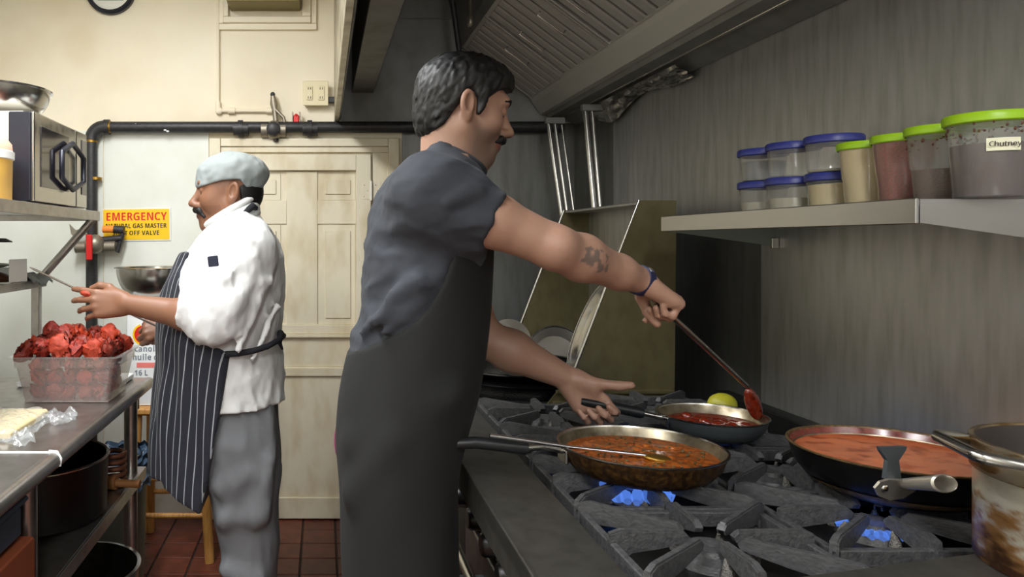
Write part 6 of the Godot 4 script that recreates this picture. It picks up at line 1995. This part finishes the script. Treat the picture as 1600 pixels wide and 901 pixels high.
func front_cook() -> void:
	var D := 1.62
	var who := thing("person", "dark haired cook in charcoal shirt and black apron stirring a pan", "person", Vector3(0.2, 0, -D))
	var O := at(724, 168, D)
	var pitch := 0.23
	var yaw := 0.06
	var fwd := Vector3(cos(pitch) * cos(yaw), -sin(pitch), -cos(pitch) * sin(yaw))
	var upv := Vector3(0, 1, 0)
	upv = (upv - fwd * upv.dot(fwd)).normalized()
	var B := Basis(fwd, upv, fwd.cross(upv))
	var s := 0.95
	var P := func(x, y, z): return O + B * (Vector3(x, y, z) * s)
	var tatz := wrinkles(44, 38.0, 2)
	var tc := at(931, 407, 1.42)
	var body := MB.new()
	var skin := func(p: Vector3) -> Color:
		var c := lin(0.65, 0.505, 0.43)
		var q := B.transposed() * (p - O) / s
		if q.length() < 0.2:
			if q.y < -0.028 and q.x > 0.0 and q.y > -0.13:
				var k := clampf((q.x - 0.0) * 30.0, 0.0, 1.0) * clampf((-q.y - 0.028) * 40.0, 0.0, 1.0)
				c = c.lerp(lin(0.33, 0.28, 0.25), 0.62 * k)
			if q.x > 0.085 and absf(q.y + 0.0675) < 0.010:
				c = c.lerp(lin(0.55, 0.3, 0.27), 0.7)
		var w := p - tc
		var e := Vector2(w.x / 0.036, (w.y + 0.25 * w.x) / 0.026).length()
		if e < 1.0 and p.z > tc.z - 0.06:
			var nz := tatz.get_noise_3dv(p)
			if nz > -0.12 + e * 0.25:
				c = c.lerp(lin(0.27, 0.28, 0.28), 0.7 * smoothstep(0.0, 0.12, nz + 0.12 - e * 0.25))
		return c
	var hf := Field.new()
	head(hf, O, B, s, 0.0)
	hf.cap(P.call(-0.03, -0.05, 0), at(702, 262, D), 0.055, 0.064, 0.03)
	hf.cap(P.call(0.01, -0.09, 0), at(722, 262, D), 0.035, 0.045, 0.03)
	job(hf, O - Vector3(0.17, 0.21, 0.13), O + Vector3(0.18, 0.16, 0.14), 0.0034, body, skin)
	var tf := Field.new()
	tf.stack(oval_rows([[720, 540, 700, 0.15], [600, 550, 725, 0.14], [500, 575, 735, 0.145], [400, 580, 745, 0.155], [320, 595, 750, 0.165], [270, 620, 745, 0.14], [240, 665, 740, 0.07]], D), 0.03)
	for q in [-1, 1]:
		tf.cap(Vector3(0.17, 0.9, -D + 0.09 * q), Vector3(0.18, 0.48, -D + 0.1 * q), 0.08, 0.058, 0.03)
		tf.cap(Vector3(0.18, 0.48, -D + 0.1 * q), Vector3(0.14, 0.06, -D + 0.1 * q), 0.052, 0.038, 0.02)
	job(tf, Vector3(0.0, 0.0, -D - 0.25), Vector3(0.42, 1.66, -D + 0.25), 0.02, body, skin)
	# right arm, stirring
	var sh := at(676, 303, 1.45)
	var el := at(868, 387, 1.43)
	var wr := at(1006, 440, 1.545)
	var af := Field.new()
	af.cap(sh, sh.lerp(el, 0.5), 0.06, 0.051, 0.02)
	af.cap(sh.lerp(el, 0.5), el, 0.051, 0.0415, 0.02)
	af.ell(el + Vector3(0.002, 0.004, 0.024), Vector3(0.024, 0.022, 0.022), Basis.IDENTITY, 0.02)   # elbow point
	af.cap(el, el.lerp(wr, 0.28), 0.0415, 0.045, 0.02)
	af.cap(el.lerp(wr, 0.28), el.lerp(wr, 0.7), 0.045, 0.034, 0.02)
	af.cap(el.lerp(wr, 0.7), wr, 0.034, 0.0265, 0.02)
	var hfw := Vector3(0.86, -0.42, -0.28)
	hand(af, wr, hfw, Vector3(0.42, 0.88, 0.12), false, [[62, 58, 28], [76, 82, 45], [82, 86, 46], [86, 88, 46]], [Vector3(0.042, -0.030, 0.034), Vector3(0.068, -0.052, 0.022), Vector3(0.086, -0.064, 0.004)], 0.04, 1.0)
	job(af, Vector3(0.14, 1.14, -1.76), Vector3(0.86, 1.58, -1.34), 0.004, body, skin)
	# left arm, on the pan handle
	var sh2 := at(690, 310, 1.80)
	var el2 := at(752, 525, 1.83)
	var wr2 := at(890, 592, 1.80)
	var bf := Field.new()
	bf.cap(sh2, el2, 0.055, 0.045, 0.02)
	bf.cap(el2, el2.lerp(wr2, 0.35), 0.046, 0.05, 0.02)
	bf.cap(el2.lerp(wr2, 0.35), wr2, 0.05, 0.0285, 0.02)
	hand(bf, wr2, Vector3(0.62, -0.72, 0.16), Vector3(0.1, 0.2, -1.0), true, [[38, 74, 46], [48, 84, 46], [52, 86, 46], [56, 86, 46]], [Vector3(0.052, -0.018, 0.05), Vector3(0.078, -0.022, 0.078), Vector3(0.094, -0.022, 0.1)], 0.05, 1.0)
	job(bf, Vector3(0.2, 0.94, -2.0), Vector3(0.78, 1.55, -1.66), 0.0042, body, skin)
	# hair, moustache
	var hair := MB.new()
	var gf := Field.new()
	gf.ell(P.call(-0.016, 0.034, 0), Vector3(0.106, 0.090, 0.086) * s, B, 0.01)
	gf.ell(P.call(0.03, 0.075, 0), Vector3(0.072, 0.042, 0.066) * s, B, 0.03)
	gf.ell(P.call(-0.048, -0.03, 0), Vector3(0.064, 0.072, 0.068) * s, B, 0.03)
	gf.cap(P.call(0.024, 0.03, 0.073), P.call(0.022, -0.022, 0.073), 0.011, 0.006, 0.012)
	gf.cap(P.call(0.024, 0.03, -0.073), P.call(0.022, -0.022, -0.073), 0.011, 0.006, 0.012)
	for q in [-1, 1]:
		gf.ell(P.call(-0.006, -0.008, 0.088 * q), Vector3(0.024, 0.036, 0.022) * s, B, 0.006, true)
	gf.noise = wrinkles(61, 60.0, 3)
	gf.namp = 0.0045
	gf.nrot = Basis.from_scale(Vector3(1.0, 0.35, 1.2)) * Basis(Vector3(0, 0, 1), 0.5)
	var hclip := func(p: Vector3) -> float:
		var q := B.transposed() * (p - O) / s
		var line := curve_at([[-0.12, -0.085], [-0.075, -0.09], [-0.045, -0.06], [-0.03, -0.02], [-0.005, 0.022], [0.013, 0.0], [0.017, -0.024], [0.034, -0.022], [0.036, 0.018], [0.06, 0.045], [0.085, 0.058], [0.12, 0.055]], q.x)
		return (line - q.y) * 0.6
	gf.clip = hclip
	job(gf, O - Vector3(0.16, 0.1, 0.13), O + Vector3(0.17, 0.17, 0.13), 0.0032, hair)
	var tash := MB.new()
	var mf := Field.new()
	for q in [-1, 1]:
		mf.cap(P.call(0.106, -0.053, 0.003 * q), P.call(0.096, -0.056, 0.02 * q), 0.0085, 0.008, 0.008)
		mf.cap(P.call(0.096, -0.056, 0.02 * q), P.call(0.084, -0.066, 0.029 * q), 0.0075, 0.004, 0.008)
	mf.noise = wrinkles(5, 180.0)
	mf.namp = 0.002
	job(mf, P.call(0.095, -0.056, 0) - Vector3(0.05, 0.04, 0.05), P.call(0.095, -0.056, 0) + Vector3(0.05, 0.04, 0.05), 0.0025, tash)
	# shirt
	var st := MB.new()
	var sf := Field.new()
	sf.stack(oval_rows([[640, 540, 738, 0.175], [600, 541, 742, 0.172], [548, 547, 747, 0.168], [520, 552, 749, 0.166], [500, 561, 751, 0.166], [460, 568, 753, 0.168], [424, 569, 756, 0.172], [380, 572, 757, 0.18], [346, 577, 758, 0.186], [307, 589, 757, 0.186], [278, 606, 752, 0.162], [264, 622, 744, 0.12], [252, 640, 734, 0.09], [243, 658, 720, 0.07], [234, 670, 706, 0.055]], D), 0.04)
	sf.cap(at(684, 292, 1.55), sh + Vector3(0, 0, -0.012), 0.058, 0.066, 0.06)
	sf.cap(sh + Vector3(0, 0, -0.008), at(768, 344, 1.44), 0.068, 0.0605, 0.06, true)
	sf.cap(at(690, 285, 1.69), sh2, 0.058, 0.068, 0.06)
	sf.cap(sh2, at(724, 400, 1.81), 0.07, 0.060, 0.05, true)
	# drawn folds from the armpit to the small of the back, and across the sleeve
	for q in [[706, 385, 1.455, 610, 470, 1.462, 0.010], [690, 420, 1.45, 585, 505, 1.475, 0.011], [655, 438, 1.445, 566, 520, 1.52, 0.010], [660, 470, 1.452, 600, 520, 1.47, 0.010], [745, 300, 1.39, 700, 318, 1.378, 0.006], [650, 250, 1.54, 640, 330, 1.45, 0.006]]:
		sf.cap(at(q[0], q[1], q[2]), at(q[3], q[4], q[5]), q[6], q[6] * 0.6, 0.022)
	sf.noise = wrinkles(71, 5.0, 3, FastNoiseLite.FRACTAL_RIDGED)
	sf.namp = 0.008
	sf.nrot = Basis(Vector3(0, 0, 1), 0.7) * Basis.from_scale(Vector3(0.8, 1.9, 1.0))
	job(sf, Vector3(-0.02, 1.0, -1.94), Vector3(0.46, 1.66, -1.32), 0.0068, st)
	# apron
	var ap := MB.new()
	var xf := Field.new()
	xf.stack(oval_rows([[1080, 541, 716, 0.2], [1000, 538, 717, 0.2], [901, 534, 717, 0.2], [796, 528, 717, 0.2], [732, 524, 716, 0.2], [684, 523, 725, 0.198], [620, 531, 742, 0.192], [564, 541, 750, 0.184], [500, 553, 757, 0.18], [459, 560, 761, 0.18], [393, 564, 766, 0.188], [350, 575, 766, 0.19]], D), 0.03)
	xf.cap(at(560, 690, 1.52), at(700, 620, 1.45), 0.012, 0.008, 0.05)
	xf.cap(at(555, 770, 1.50), at(620, 690, 1.45), 0.010, 0.008, 0.05)
	xf.noise = wrinkles(81, 3.0, 2)
	xf.namp = 0.012
	xf.nrot = Basis.from_scale(Vector3(1.4, 0.6, 1.2))
	var top := []
	for q in [[540, 575], [561, 557], [631, 515], [668, 482], [692, 440], [706, 398], [716, 372], [770, 366]]:
		var w := at(q[0], q[1], 1.46)
		top.append([w.x, w.y])
	var aclip := func(p: Vector3) -> float:
		var e := (p.y - curve_at(top, p.x)) * 0.6
		return maxf(e, 0.46 - p.y)
	xf.clip = aclip
	job(xf, Vector3(-0.02, 0.42, -1.88), Vector3(0.42, 1.46, -1.38), 0.0075, ap)
	var tr := MB.new()
	var pf := Field.new()
	for q in [-1, 1]:
		pf.cap(Vector3(0.165, 0.92, -D + 0.085 * q), Vector3(0.17, 0.5, -D + 0.1 * q), 0.095, 0.075, 0.03)
		pf.cap(Vector3(0.17, 0.5, -D + 0.1 * q), Vector3(0.14, 0.06, -D + 0.1 * q), 0.074, 0.062, 0.02, true)
	job(pf, Vector3(0.0, 0.0, -D - 0.22), Vector3(0.32, 1.05, -D + 0.22), 0.014, tr)
	run_jobs()
	part(who, "body", body, M.skin_front)
	part(who, "hair", hair, M.hair_black, "short black hair")
	part(who, "moustache", tash, M.hair_black)
	part(who, "shirt", st, M.shirt_charcoal, "charcoal short sleeved shirt")
	var cl := MB.new()
	var cp := []
	for i in 33:
		var a := TAU * i / 32.0
		cp.append(at(712, 250, D) + Vector3(0.056 * cos(a), -0.028 * cos(a), 0.066 * sin(a)))
	cl.tube(cp, [0.012], 8, false)
	var cp2 := []
	for i in 33:
		cp2.append(cp[i] + Vector3(0, 0.008, 0) + (cp[i] - at(712, 250, D)) * -0.05)
	cl.tube(cp2, [0.007], 8, false)
	part(who, "neckband", cl, M.shirt_charcoal)
	part(who, "apron", ap, M.apron_black, "plain black bib apron wrapped round the hips")
	part(who, "trousers", tr, M.trousers_black)
	part(who, "pocket_cloth", MB.new().ball(at(532, 688, 1.64), Vector3(0.014, 0.045, 0.03), 14), M.magenta_cloth, "magenta cloth edge")
	for q in [-1, 1]:
		part(who, "shoe", MB.new().ball(Vector3(0.2, 0.045, -D + 0.1 * q), Vector3(0.13, 0.045, 0.05), 18), M.shoe_black)
		part(who, "eyelash", on_face(hf, O, B, s, [[-0.003, 0.019 * q, 0.001], [-0.006, 0.027 * q, 0.0022], [-0.006, 0.034 * q, 0.0024], [-0.003, 0.043 * q, 0.001]]), M.hair_black)
		part(who, "eyebrow", on_face(hf, O, B, s, [[0.024, 0.012 * q, 0.003], [0.028, 0.022 * q, 0.0055], [0.030, 0.034 * q, 0.005], [0.025, 0.047 * q, 0.002]]), M.hair_black)
	# wrist band and ring
	var ad := (wr - el).normalized()
	var wb := MB.new()
	var wc := el.lerp(wr, 0.965)
	var X1 := ad.cross(Vector3.UP).normalized()
	var X2 := X1.cross(ad)
	var WB := Basis(X1, ad, X2)
	wb.lathe([Vector2(0.0275, -0.009), Vector2(0.0315, -0.0085), Vector2(0.0315, 0.0085), Vector2(0.0275, 0.009)], Transform3D(WB, wc), 32)
	var wt := thing("fitness_band", "navy wrist band with bright clasp on the stirring arm", "wristband", wc)
	part(wt, "strap", wb, M.band_navy)
	part(wt, "clasp", MB.new().lathe([Vector2(0.0312, -0.0065), Vector2(0.0326, -0.006), Vector2(0.0326, 0.006), Vector2(0.0312, 0.0065)], Transform3D(WB, wc), 12, PI * 0.2, PI * 0.62), M.chrome)
	# the stirring spoon
	var hfn := hfw.normalized()
	var hbn := (Vector3(0.42, 0.88, 0.12) - hfn * Vector3(0.42, 0.88, 0.12).dot(hfn)).normalized()
	var q0 := wr + hfn * 0.078 - hbn * 0.03
	var q1 := at(1166, 602, 1.745)
	var q2 := at(1186, 655, 1.765)
	var so := thing("serving_spoon", "long steel spoon with sauce coated bowl held over the grey pan", "spoon", q1)
	part(so, "handle", MB.new().tube([q0 - (q1 - q0) * 0.25, q0.lerp(q1, 0.3), q1], [0.0055, 0.0062, 0.0055], 12), M.steel_bright)
	var bd := (q2 - q1).normalized()
	var BB := Basis(bd.cross(Vector3(0, 0, 1)).normalized(), bd, Vector3(0, 0, 1)).orthonormalized()
	part(so, "bowl", MB.new().ball(q1.lerp(q2, 0.55), Vector3(0.018, 0.046, 0.012), 18, BB), M.curry_dark)
	# ring on the hand that holds the pan
	var f2 := Vector3(0.62, -0.72, 0.16).normalized()
	var b2 := Vector3(0.1, 0.2, -1.0)
	b2 = (b2 - f2 * b2.dot(f2)).normalized()
	var t2 := f2.cross(b2)
	var rc := wr2 + f2 * 0.095 + b2 * -0.008 + t2 * -0.0115
	var rg := thing("finger_ring", "dark ring on the hand holding the pan handle", "ring", rc)
	var rp := []
	for i in 21:
		var a := TAU * i / 20.0
		rp.append(rc + t2 * cos(a) * 0.0105 + (f2 * 0.75 + b2 * 0.66) * sin(a) * 0.0105)
	part(rg, "band", MB.new().tube(rp, [0.0022], 8, false), M.ring_dark)
